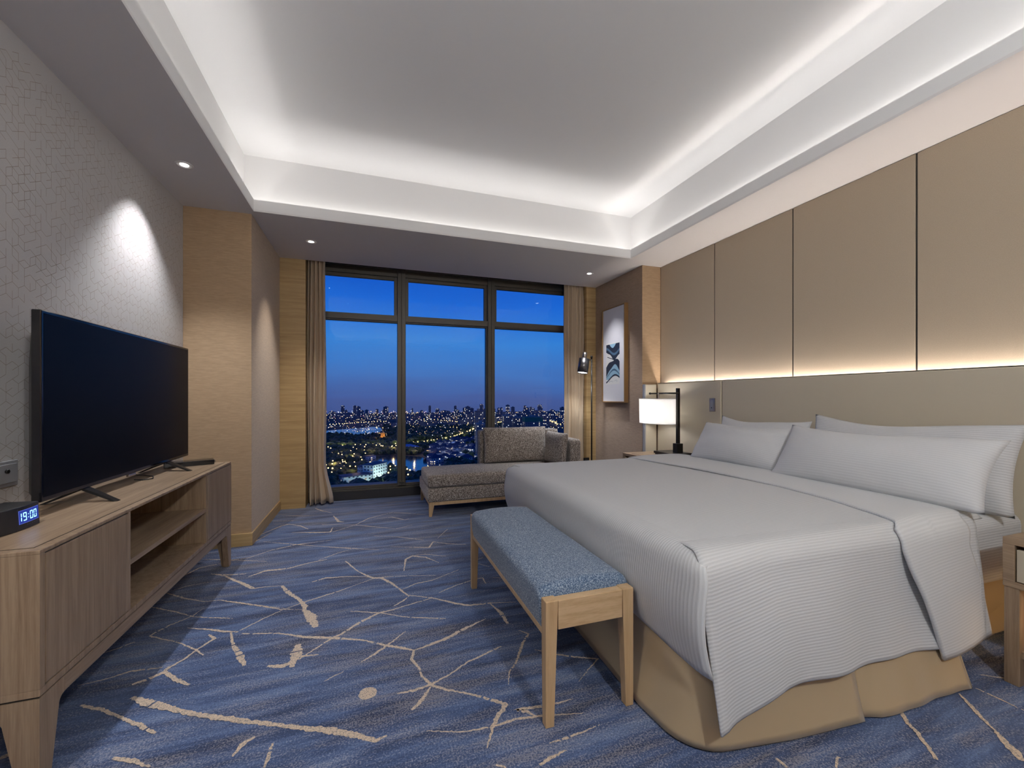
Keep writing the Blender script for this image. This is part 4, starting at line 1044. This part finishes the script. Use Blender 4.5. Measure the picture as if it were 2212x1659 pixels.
# ================================================================== CITY BELOW
GZ = -90.0; DROP = HC-GZ
def gp(u, v): return at(u, v, GZ)
def pos(u, t):                                # ground position at image column u and depth t
    d = ray(u, V0); return (d[0]*t, d[1]*t)
def facade(name, wall, lit, density, warm=True, sx=3.4, sz=3.2):
    m, nt, b = mat(name)
    tc = N(nt, 'ShaderNodeTexCoord'); s = N(nt, 'ShaderNodeSeparateXYZ'); L(nt, tc.outputs['Object'], s.inputs[0])
    a = N(nt, 'ShaderNodeMath', operation='ADD'); L(nt, s.outputs[0], a.inputs[0]); L(nt, s.outputs[1], a.inputs[1])
    def cell(src, k, lo, hi):
        d = N(nt, 'ShaderNodeMath', operation='DIVIDE'); L(nt, src, d.inputs[0]); d.inputs[1].default_value = k
        f = N(nt, 'ShaderNodeMath', operation='FRACT'); L(nt, d.outputs[0], f.inputs[0])
        g = N(nt, 'ShaderNodeMath', operation='GREATER_THAN'); L(nt, f.outputs[0], g.inputs[0]); g.inputs[1].default_value = lo
        h = N(nt, 'ShaderNodeMath', operation='LESS_THAN'); L(nt, f.outputs[0], h.inputs[0]); h.inputs[1].default_value = hi
        m_ = N(nt, 'ShaderNodeMath', operation='MULTIPLY'); L(nt, g.outputs[0], m_.inputs[0]); L(nt, h.outputs[0], m_.inputs[1])
        fl = N(nt, 'ShaderNodeMath', operation='FLOOR'); L(nt, d.outputs[0], fl.inputs[0]); return m_.outputs[0], fl.outputs[0]
    mu, fu = cell(a.outputs[0], sx, .28, .74); mz, fz = cell(s.outputs[2], sz, .3, .75)
    mk = N(nt, 'ShaderNodeMath', operation='MULTIPLY'); L(nt, mu, mk.inputs[0]); L(nt, mz, mk.inputs[1])
    oi = N(nt, 'ShaderNodeObjectInfo')
    cv = N(nt, 'ShaderNodeCombineXYZ'); L(nt, fu, cv.inputs[0]); L(nt, fz, cv.inputs[1]); L(nt, oi.outputs['Random'], cv.inputs[2])
    wn = N(nt, 'ShaderNodeTexWhiteNoise'); wn.noise_dimensions = '3D'; L(nt, cv.outputs[0], wn.inputs['Vector'])
    gt = N(nt, 'ShaderNodeMath', operation='GREATER_THAN'); L(nt, wn.outputs['Value'], gt.inputs[0]); gt.inputs[1].default_value = 1-density
    ge = N(nt, 'ShaderNodeNewGeometry'); gn = N(nt, 'ShaderNodeSeparateXYZ'); L(nt, ge.outputs['Normal'], gn.inputs[0])
    up = N(nt, 'ShaderNodeMath', operation='LESS_THAN'); L(nt, gn.outputs[2], up.inputs[0]); up.inputs[1].default_value = .5
    mk2 = N(nt, 'ShaderNodeMath', operation='MULTIPLY'); L(nt, mk.outputs[0], mk2.inputs[0]); L(nt, up.outputs[0], mk2.inputs[1])
    em = N(nt, 'ShaderNodeMath', operation='MULTIPLY'); L(nt, mk2.outputs[0], em.inputs[0]); L(nt, gt.outputs[0], em.inputs[1])
    es = N(nt, 'ShaderNodeMath', operation='MULTIPLY'); L(nt, em.outputs[0], es.inputs[0]); es.inputs[1].default_value = lit
    mixc = N(nt, 'ShaderNodeMix', data_type='RGBA'); L(nt, mk2.outputs[0], mixc.inputs[0]); mixc.inputs[6].default_value = rgb(wall); mixc.inputs[7].default_value = (.015, .02, .04, 1)
    L(nt, mixc.outputs[2], b.inputs['Base Color']); b.inputs['Roughness'].default_value = .7
    cr = ramp(nt, wn.outputs['Color'], [(0, (1, .62, .28)), (.5, (1, .85, .6)), (1, (.7, .85, 1))])
    L(nt, cr.outputs[0], b.inputs['Emission Color']); L(nt, es.outputs[0], b.inputs['Emission Strength'])
    return m
M['facade'] = facade('apartment_facade', (.20, .21, .25), 1.0, .13)
M['facade_far'] = facade('far_apartment_facade', (.16, .19, .27), 1.3, .16, sx=7, sz=6)
M['facade_white'] = facade('white_building_facade', (.75, .8, .8), .35, .2, sx=4.2, sz=3.4)
M['house_wall'] = facade('house_wall', (.70, .72, .78), 1.2, .25, sx=4, sz=3)
M['roof_blue'] = plain('slate_roof', (.03, .05, .13), .6)
M['roof_bright'] = plain('blue_steel_roof', (.04, .13, .50), .5)
M['netting'] = plain('green_netting', (.03, .22, .16), .8)
M['concrete'] = plain('concrete', (.30, .30, .32), .8)
M['road'] = plain('asphalt_road', (.16, .15, .13), .8)
M['water'] = plain('lake_water', (.012, .03, .09), .12)
M['turf'] = plain('playing_field', (.02, .10, .09), .9)
M['foliage'] = tweed('tree_foliage', [(.010, .022, .016), (.03, .06, .03), (.06, .10, .035)], .35, .95, .2)
M['lamp_warm'] = emis('street_lamp_warm', (1, .66, .26), 3.2)
M['lamp_white'] = emis('street_lamp_white', (.95, .95, 1), 3.0)
M['lamp_pink'] = emis('street_lamp_pink', (1, .5, .6), 1.8)
M['pagoda'] = plain('pagoda_plaster', (.75, .45, .15), .7)
def gmat():
    m, nt, b = mat('city_ground'); v = geo(nt)
    n = noise(nt, v, .012, 6, .65); n2 = noise(nt, v, .08, 3, .6)
    a = N(nt, 'ShaderNodeMath', operation='MULTIPLY_ADD'); L(nt, n2, a.inputs[0]); a.inputs[1].default_value = .5; L(nt, n, a.inputs[2])
    r = ramp(nt, a.outputs[0], [(.5, (.016, .030, .034)), (.75, (.05, .06, .075)), (1, (.10, .11, .14))])
    L(nt, r.outputs[0], b.inputs['Base Color']); b.inputs['Roughness'].default_value = .95; return m
M['city_ground'] = gmat()
bm = nb(); box(bm, -1500, 3200, 60, 2500, GZ-4, GZ); struct('city_ground', bm, 'city_ground')
def flat(name, px, m, z=.15, th=.1):
    bm = nb(); P = [gp(u, v) for u, v in px]
    prism(bm, P, 2, GZ+z-th, GZ+z); return struct(name, bm, m)
flat('city_lake', [(700, 931), (735, 928), (775, 925), (806, 922), (822, 924), (826, 930), (806, 938), (776, 941), (738, 939), (700, 941)], 'water')
flat('park_lake', [(786, 997), (800, 989), (832, 984), (868, 984), (905, 986), (930, 994), (960, 1000), (960, 1022), (905, 1032), (878, 1026), (858, 1012), (842, 1010), (812, 1014), (790, 1012)], 'water')
flat('playing_field', [(893, 958), (925, 952), (985, 948), (1010, 948), (1005, 952), (960, 958), (925, 963), (893, 964)], 'turf')
flat('distant_field', [(895, 920), (960, 918), (1000, 921), (960, 925), (895, 926)], 'turf')
def road(px, wdt):
    P = [gp(u, v) for u, v in px]; bm = nb()
    l, r = [], []
    for i, p in enumerate(P):
        a, b = P[max(i-1, 0)], P[min(i+1, len(P)-1)]; d = Vector((b[0]-a[0], b[1]-a[1])).normalized()
        l.append(bm.verts.new((p[0]-d.y*wdt/2, p[1]+d.x*wdt/2, GZ+.3))); r.append(bm.verts.new((p[0]+d.y*wdt/2, p[1]-d.x*wdt/2, GZ+.3)))
    for i in range(len(P)-1): bm.faces.new((l[i], r[i], r[i+1], l[i+1]))
    bmesh.ops.recalc_face_normals(bm, faces=bm.faces)
    struct('city_road', bm, 'road'); return P
rd1 = road([(690, 971), (740, 970), (800, 968), (862, 966), (905, 962), (935, 958), (965, 953), (990, 946), (1010, 938), (1028, 930), (1060, 920), (1100, 912)], 16)
rd2 = road([(690, 923), (740, 920), (790, 916), (840, 914)], 12)
rd3 = road([(815, 930), (860, 928), (930, 927), (1000, 929), (1040, 933), (1080, 940)], 12)
rd4 = road([(1040, 960), (1045, 945), (1030, 930), (1005, 918), (960, 912), (900, 908)], 12)
rd5 = road([(1170, 905), (1190, 914), (1215, 924)], 22)
rl = random.Random(21)
def along(P, step, jit=0):
    out = []
    for a, b in zip(P, P[1:]):
        n = max(1, int(math.dist(a, b)/step))
        for k in range(n): out.append((a[0]+(b[0]-a[0])*k/n+rl.uniform(-jit, jit), a[1]+(b[1]-a[1])*k/n+rl.uniform(-jit, jit)))
    return out
def blobs(pts, name, label, m, cat):
    bm = nb()
    for x, y, z, r in pts:
        a = [bm.verts.new((x+dx*r, y+dy*r, z+dz*r)) for dx, dy, dz in ((1, 0, 0), (0, 1, 0), (-1, 0, 0), (0, -1, 0), (0, 0, 1), (0, 0, -1))]
        for i in range(4):
            bm.faces.new((a[i], a[(i+1) % 4], a[4])); bm.faces.new((a[(i+1) % 4], a[i], a[5]))
    o = obj(name, bm, m); tag(o, label, cat, None, 'stuff'); return o
pts = []
for P, st, jt in ((rd1, 9, 4), (rd2, 10, 2), (rd3, 12, 5), (rd4, 22, 4), (rd5, 10, 8)):
    for x, y in along(P, st, jt): pts.append((x, y, GZ+7, .55+.0006*math.hypot(x, y)))
blobs(pts, 'street_lights', 'chains of warm street lights along the roads of the city far below', 'lamp_warm', 'street lights')
def inside(px, u, v):
    c = False; j = len(px)-1
    for i in range(len(px)):
        if (px[i][1] > v) != (px[j][1] > v) and u < (px[j][0]-px[i][0])*(v-px[i][1])/(px[j][1]-px[i][1])+px[i][0]: c = not c
        j = i
    return c
def pix(x, y, z): t = x*sn+y*cs; return (U0+FPX*(x*cs-y*sn)/t, V0-FPX*(z-HC)/t)
LK = [(782, 999), (800, 987), (832, 982), (868, 982), (905, 984), (930, 992), (965, 1000), (965, 1024), (905, 1036), (878, 1030), (858, 1016), (842, 1014), (812, 1018), (785, 1014)]
FD = [(890, 957), (925, 950), (985, 946), (1012, 946), (1005, 955), (960, 960), (925, 966), (890, 967)]
VL = [(925, 978), (950, 960), (1000, 951), (1045, 946), (1060, 1000), (925, 1000)]
WB = [(730, 1056), (734, 1036), (790, 1022), (800, 1004), (842, 1004), (842, 1036), (800, 1056)]
def placed(o, x, y, rz=0, sc=1): o.location = (x, y, GZ); o.rotation_euler = (0, 0, rz); o.scale = (sc, sc, sc)
def building(name, u0, u1, vtop, t, depth, m, label, cat, group=None, rz=None, extras=True, top='roof_blue'):
    x, y = pos((u0+u1)/2, t); wd = (u1-u0)/FPX*t; h = DROP-(vtop-V0)/FPX*t
    b = thing(name, label, cat, (x, y+depth/2, GZ), group)
    bm = nb(); X, Y = x, y+depth/2
    box(bm, X-wd/2, X+wd/2, Y-depth/2, Y+depth/2, GZ, GZ+h); obj('tower_block', bm, m, b)
    bm = nb(); box(bm, X-wd/2-.4, X+wd/2+.4, Y-depth/2-.4, Y+depth/2+.4, GZ+h, GZ+h+1.2); obj('parapet', bm, top, b)
    if extras:
        bm = nb(); box(bm, X-wd*.2, X+wd*.15, Y-depth*.2, Y+depth*.2, GZ+h+1.2, GZ+h+5); obj('roof_plant', bm, 'concrete', b)
    b.rotation_euler = (0, 0, -YAW*.6 if rz is None else rz); return b
building('high_rise', 1029, 1046, 889, 760, 24, 'facade', 'slab tower standing just left of the right window mullion', 'building')
building('high_rise', 1032, 1051, 917, 640, 22, 'facade', 'lower pale office block in front of the slab tower by the right mullion', 'building', top='concrete')
t1 = building('high_rise', 1090, 1110, 899, 800, 26, 'facade', 'unfinished tower with a crane, left one of the pair right of the mullion', 'building', top='concrete')
t1b = building('high_rise', 1111, 1129, 903, 840, 26, 'facade', 'unfinished tower directly behind the crane tower, right one of the pair', 'building', top='concrete')
t2 = building('high_rise', 1138, 1176, 903, 760, 30, 'facade', 'wide tower wrapped in green netting at its top', 'building', top='netting')
x, y = pos(1157, 760); bm = nb(); h = DROP-(903-V0)/FPX*760
box(bm, x-17, x+17, y-.5, y+31, GZ+h-7, GZ+h+.8); o = obj('green_netting', bm, 'netting', t2)
cx, cy = pos(1112, 815); cr = thing('tower_crane', 'thin construction crane rising between the two unfinished towers', 'crane', (cx, cy, GZ)); H = DROP-(889-V0)/FPX*815
bm = nb(); box(bm, cx-.6, cx+.6, cy-.6, cy+.6, GZ, GZ+H); obj('mast', bm, 'concrete', cr)
bm = nb(); box(bm, cx-9, cx+20, cy-.4, cy+.4, GZ+H-4, GZ+H-3.2); obj('jib', bm, 'concrete', cr)
rb = random.Random(8)
k = 0
meshes = []
for i in range(6):                            # far skyline
    bm = nb(); wd, dp, h = [(16, 14, 34), (22, 12, 42), (12, 12, 50), (30, 14, 24), (18, 16, 58), (40, 18, 18)][i]
    box(bm, -wd/2, wd/2, -dp/2, dp/2, 0, h); box(bm, -wd*.2, wd*.2, -dp*.2, dp*.2, h, h+3)
    me = bpy.data.meshes.new('far_tower'); bm.to_mesh(me); bm.free(); me.materials.append(M['facade_far']); meshes.append(me)
placed_t = []
for k in range(210):
    u = rb.uniform(695, 1222); t = rb.uniform(1150, 2300)
    x_, y_ = pos(u, t)
    if any(math.hypot(x_-a, y_-b) < 52 for a, b in placed_t): continue
    placed_t.append((x_, y_))
    if 890 < u < 1000 and t < 1500 : continue
    if u < 850 and t < 1500: continue
    o = bpy.data.objects.new('distant_tower', rb.choice(meshes)); COL.objects.link(o); x, y = pos(u, t); placed(o, x, y, rb.uniform(-.6, .6), rb.uniform(.6, .95))
    if u < 868: tag(o, 'small distant apartment tower on the skyline seen through the left window bay', 'building', 'distant towers of the left bay')
    elif u < 1060: tag(o, 'small distant apartment tower on the skyline seen through the middle window bay', 'building', 'distant towers of the middle bay')
    else: tag(o, 'small distant apartment tower on the skyline seen through the right window bay', 'building', 'distant towers of the right bay')
# villas
def near_road(x, y):
    for P in (rd1, rd2):
        for a, b in zip(P, P[1:]):
            ab = Vector((b[0]-a[0], b[1]-a[1])); k = max(0, min(1, (Vector((x-a[0], y-a[1])).dot(ab))/ab.length_squared))
            if math.hypot(a[0]+ab.x*k-x, a[1]+ab.y*k-y) < 13: return True
    return False
hm = []
for i in range(3):
    bm = nb(); a, b_, h = [(7, 5, 6), (6, 6, 8), (9, 5, 6)][i]
    box(bm, -a, a, -b_, b_, 0, h)
    e = .8; v0 = [bm.verts.new(p) for p in ((-a-e, -b_-e, h), (a+e, -b_-e, h), (a+e, b_+e, h), (-a-e, b_+e, h))]; r0 = [bm.verts.new((-a*.5, 0, h+4)), bm.verts.new((a*.5, 0, h+4))]
    for f in ((v0[0], v0[1], r0[1], r0[0]), (v0[2], v0[3], r0[0], r0[1]), (v0[1], v0[2], r0[1]), (v0[3], v0[0], r0[0])): bm.faces.new(f).material_index = 1
    me = bpy.data.meshes.new('villa'); bm.to_mesh(me); bm.free(); me.materials.append(M['house_wall']); me.materials.append(M['roof_blue']); hm.append(me)
cnt = 0
vp = []
for tries in range(6000):
    if cnt >= 120: break
    u = rb.uniform(925, 1050); v = rb.uniform(952, 1000)
    if not inside(VL, u, v): continue
    x, y = gp(u, v)
    if any(math.hypot(x-a, y-b) < 17 for a, b in vp) or near_road(x, y): continue
    if any(math.hypot(x-a, y-b-12) < 40 for a, b in (pos(1037, 760), pos(1041, 640), pos(892, 690))): continue
    vp.append((x, y)); o = bpy.data.objects.new('villa', rb.choice(hm)); COL.objects.link(o); placed(o, x, y, rb.choice((.2, .5, 1.9))+rb.uniform(-.15, .15), rb.uniform(.8, 1.1))
    tag(o, 'pale villa with dark hipped roof in the housing estate left of the chaise', 'house', 'villas of the housing estate'); cnt += 1
def slab(name, g1, g2, depth, h, m, top, label, cat, roof_h=.8):
    a, b = Vector(gp(*g1)), Vector(gp(*g2)); d = (b-a); ln = d.length; ang = math.atan2(d.y, d.x)
    t_ = thing(name, label, cat, (a.x, a.y, GZ))
    def mk(nm, x0, x1, y0, y1, z0, z1, mm):
        bm = nb(); box(bm, a.x+x0, a.x+x1, a.y+y0, a.y+y1, GZ+z0, GZ+z1); obj(nm, bm, mm, t_)
    mk('wing', 0, ln, 0, depth, 0, h, m); mk('roof', -.5, ln+.5, -.5, depth+.5, h, h+roof_h, top)
    t_.rotation_euler = (0, 0, ang); return t_
wbl = slab('institute_building', (741, 1051), (803, 1043), 15, 9, 'facade_white', 'roof_blue', 'floodlit long white low wing of the building by the lake bottom left', 'building')
slab('institute_building', (806, 1040), (836, 1031), 14, 17, 'facade_white', 'roof_blue', 'floodlit white block with a raised dark roof by the lake', 'building')
slab('institute_building', (779, 1034), (799, 1031), 8, 13, 'facade_white', 'roof_blue', 'floodlit white middle block between the low wing and the tall one', 'building')
for u, v, p in ((765, 1056, 9000), (795, 1053, 9000), (822, 1042, 12000), (838, 1036, 6000)):
    x, y = gp(u, v); point(x, y-4, GZ+5, p, (.75, 1, .85), 1.0)
slab('sports_hall', (880, 977), (905, 975), 40, 8, 'house_wall', 'roof_bright', 'low hall with a bright blue roof beside the yellow road', 'building')
slab('lakeside_pavilion', (790, 993), (812, 990), 8, 4, 'house_wall', 'roof_blue', 'low lit pavilion on the far shore of the park lake', 'pavilion')
# pagoda
px_, py_ = pos(827, 850); pg = thing('pagoda', 'floodlit golden pagoda tower among dark trees', 'tower', (px_, py_, GZ))
bm = nb(); z = GZ; r = 5.2
for k in range(7):
    tube(bm, [(px_, py_, z), (px_, py_, z+2.6)], r, 8); z += 2.6; r *= .93
obj('shaft', bm, 'pagoda', pg)
bm = nb(); z = GZ+2.3; r = 7
for k in range(7):
    tube(bm, [(px_, py_, z), (px_, py_, z+.9)], [r, r*.75], 8); z += 2.6; r *= .93
obj('eaves', bm, 'pagoda', pg)
bm = nb(); tube(bm, [(px_, py_, GZ+18.2), (px_, py_, GZ+23)], [1.2, .1], 8); obj('finial', bm, 'pagoda', pg)
for dx, dy in ((-14, -10), (12, -12), (0, -16)): point(px_+dx, py_+dy, GZ+6, 16000, (1, .55, .12), 1)
# park lamps: every one a lamp
bm = nb(); tube(bm, [(0, 0, 0), (0, 0, 5.4)], .12, 6); bmesh.ops.create_icosphere(bm, subdivisions=2, radius=.75, matrix=Matrix.Translation((0, 0, 10.5)))
tube(bm, [(0, 0, 5.4), (0, 0, 10)], .1, 6)
for f in bm.faces:
    if f.calc_center_median().z > 9.7: f.material_index = 1
lm = bpy.data.meshes.new('park_lamp'); bm.to_mesh(lm); bm.free(); lm.materials.append(M['dark_metal']); lm.materials.append(M['lamp_warm'])
for k in range(85):
    while True:
        u, v = rb.uniform(700, 905), rb.uniform(975, 1048)
        if not inside(LK, u, v) and not inside(WB, u, v): break
    x, y = gp(u, v); o = bpy.data.objects.new('park_lamp', lm); COL.objects.link(o); placed(o, x, y, 0, rb.uniform(.7, 1.15))
    tag(o, 'glowing amber park lamp among the dark trees near the lake', 'street lamp', 'park lamps around the lake')
for u, v, p in ((720, 1020, 4000), (760, 1000, 4000), (770, 1030, 4000), (800, 985, 3500), (850, 980, 3500), (735, 990, 3000), (895, 985, 3500), (925, 985, 3500)):
    x, y = gp(u, v); point(x, y, GZ+13, p, (1, .62, .22), 1)
for x, y in along(rd1, 60): point(x, y-2, GZ+10, 7500, (1, .9, .35), 1)
# trees
ico = []
for seed in range(5):
    b2 = bmesh.new(); bmesh.ops.create_icosphere(b2, subdivisions=1, radius=1); rr = random.Random(seed)
    for v_ in b2.verts: v_.co *= rr.uniform(.75, 1.2)
    ico.append(([v_.co.copy() for v_ in b2.verts], [[v_.index for v_ in f.verts] for f in b2.faces])); b2.free()
verts, faces = [], []
bpy.context.view_layer.update()
foot = []
for ob in list(COL.objects):
    if ob.parent is None and ob.get('category') in ('building', 'house', 'tower', 'pavilion'):
        ms = [ob] if ob.type == 'MESH' else [c for c in ob.children if c.type == 'MESH']
        P = [c.matrix_world @ Vector(q) for c in ms for q in c.bound_box]
        mxx = sum(p.x for p in P)/len(P); myy = sum(p.y for p in P)/len(P)
        foot.append((mxx, myy, max(math.hypot(p.x-mxx, p.y-myy) for p in P)*.85+6))
def blocked(x, y): return any(abs(x-a) < r and abs(y-b) < r for a, b, r in foot)
def tree(x, y, r, hgt):
    vv, ff = rl.choice(ico); n0 = len(verts)
    for p in vv: verts.append((x+p.x*r, y+p.y*r, GZ+hgt*.55+p.z*hgt*.55))
    for f in ff: faces.append([n0+i for i in f])
for k in range(6500):
    t = rl.uniform(385, 1250)**1; u = rl.uniform(690, 1120); x, y = pos(u, t); v = V0+DROP*FPX/t
    if inside(LK, u, v) or inside(FD, u, v) or (inside(VL, u, v) and rl.random() < .65) or inside(WB, u, v): continue
    if u < 830 and 919 < v < 943: continue
    if near_road(x, y): continue
    if noise_k := (math.sin(x*.021+1)*math.sin(y*.017) + math.sin(x*.05)*math.sin(y*.043+2)) < -.75: continue
    if blocked(x, y): continue
    tree(x, y, rl.uniform(3.5, 7), rl.uniform(6, 12))
for P in (rd1,):
    for x, y in along(P, 7, 1):
        for sd in (-13, 13):
            if rl.random() < .75 and not blocked(x, y+sd): tree(x+rl.uniform(-2, 2), y+sd+rl.uniform(-2, 2), rl.uniform(2.5, 4.2), rl.uniform(5, 10))
me = bpy.data.meshes.new('park_trees'); me.from_pydata(verts, [], faces); me.materials.append(M['foliage'])
o = bpy.data.objects.new('park_trees', me); COL.objects.link(o); tag(o, 'dense dark trees of the park around the lake far below the window', 'trees', None, 'stuff')
pts = []; pw_ = []; pk = []
for k in range(1900):
    v = V0+DROP*FPX/(rl.uniform(700, 2380)); u = rl.uniform(690, 1225)
    if 950 < v: continue
    x, y = gp(u, v); t = x*sn+y*cs; c = rl.random()
    if any(math.hypot(x-a, y-b) < 34 for a, b in placed_t) or blocked(x, y): continue
    rr = t*rl.choice((.00035, .0005, .0005, .0008))
    (pts if c < .55 else pw_ if c < .88 else pk).append((x, y, GZ+rl.uniform(4, 14), rr))
far = blobs(pts+pw_+pk, 'distant_city_lights', 'countless tiny orange, white and pink lights scattered over the distant city', 'lamp_warm', 'city lights')
far.data.materials.append(M['lamp_white']); far.data.materials.append(M['lamp_pink'])
for f in far.data.polygons:
    i_ = f.index//8
    f.material_index = 0 if i_ < len(pts) else (1 if i_ < len(pts)+len(pw_) else 2)

for u, v in ((950, 985), (985, 980), (1010, 972), (1035, 965), (975, 966), (1000, 992)):  # added lights without fittings, to lift the pale villa walls
    x, y = gp(u, v); point(x, y-6, GZ+12, 2600, (.85, .9, 1), 1)

# ================================================================== CAMERA / VIEW
cam = bpy.data.cameras.new('camera'); co = bpy.data.objects.new('camera', cam); COL.objects.link(co)
co.location = (0, 0, HC); co.rotation_euler = (PI/2, 0, -YAW)
cam.sensor_width = 36; cam.lens = 36*FPX/2212; cam.shift_y = (V0-829.5)/2212; cam.clip_start = .05; cam.clip_end = 8000
S.camera = co
S.view_settings.view_transform = 'Standard'; S.view_settings.look = 'None'
S.view_settings.exposure = 0.35; S.view_settings.gamma = 1; S.view_settings.use_curve_mapping = False
S.cycles.max_bounces = 8; S.cycles.diffuse_bounces = 5; S.cycles.transparent_max_bounces = 12
S.cycles.sample_clamp_indirect = 4; S.cycles.caustics_reflective = False; S.cycles.caustics_refractive = False
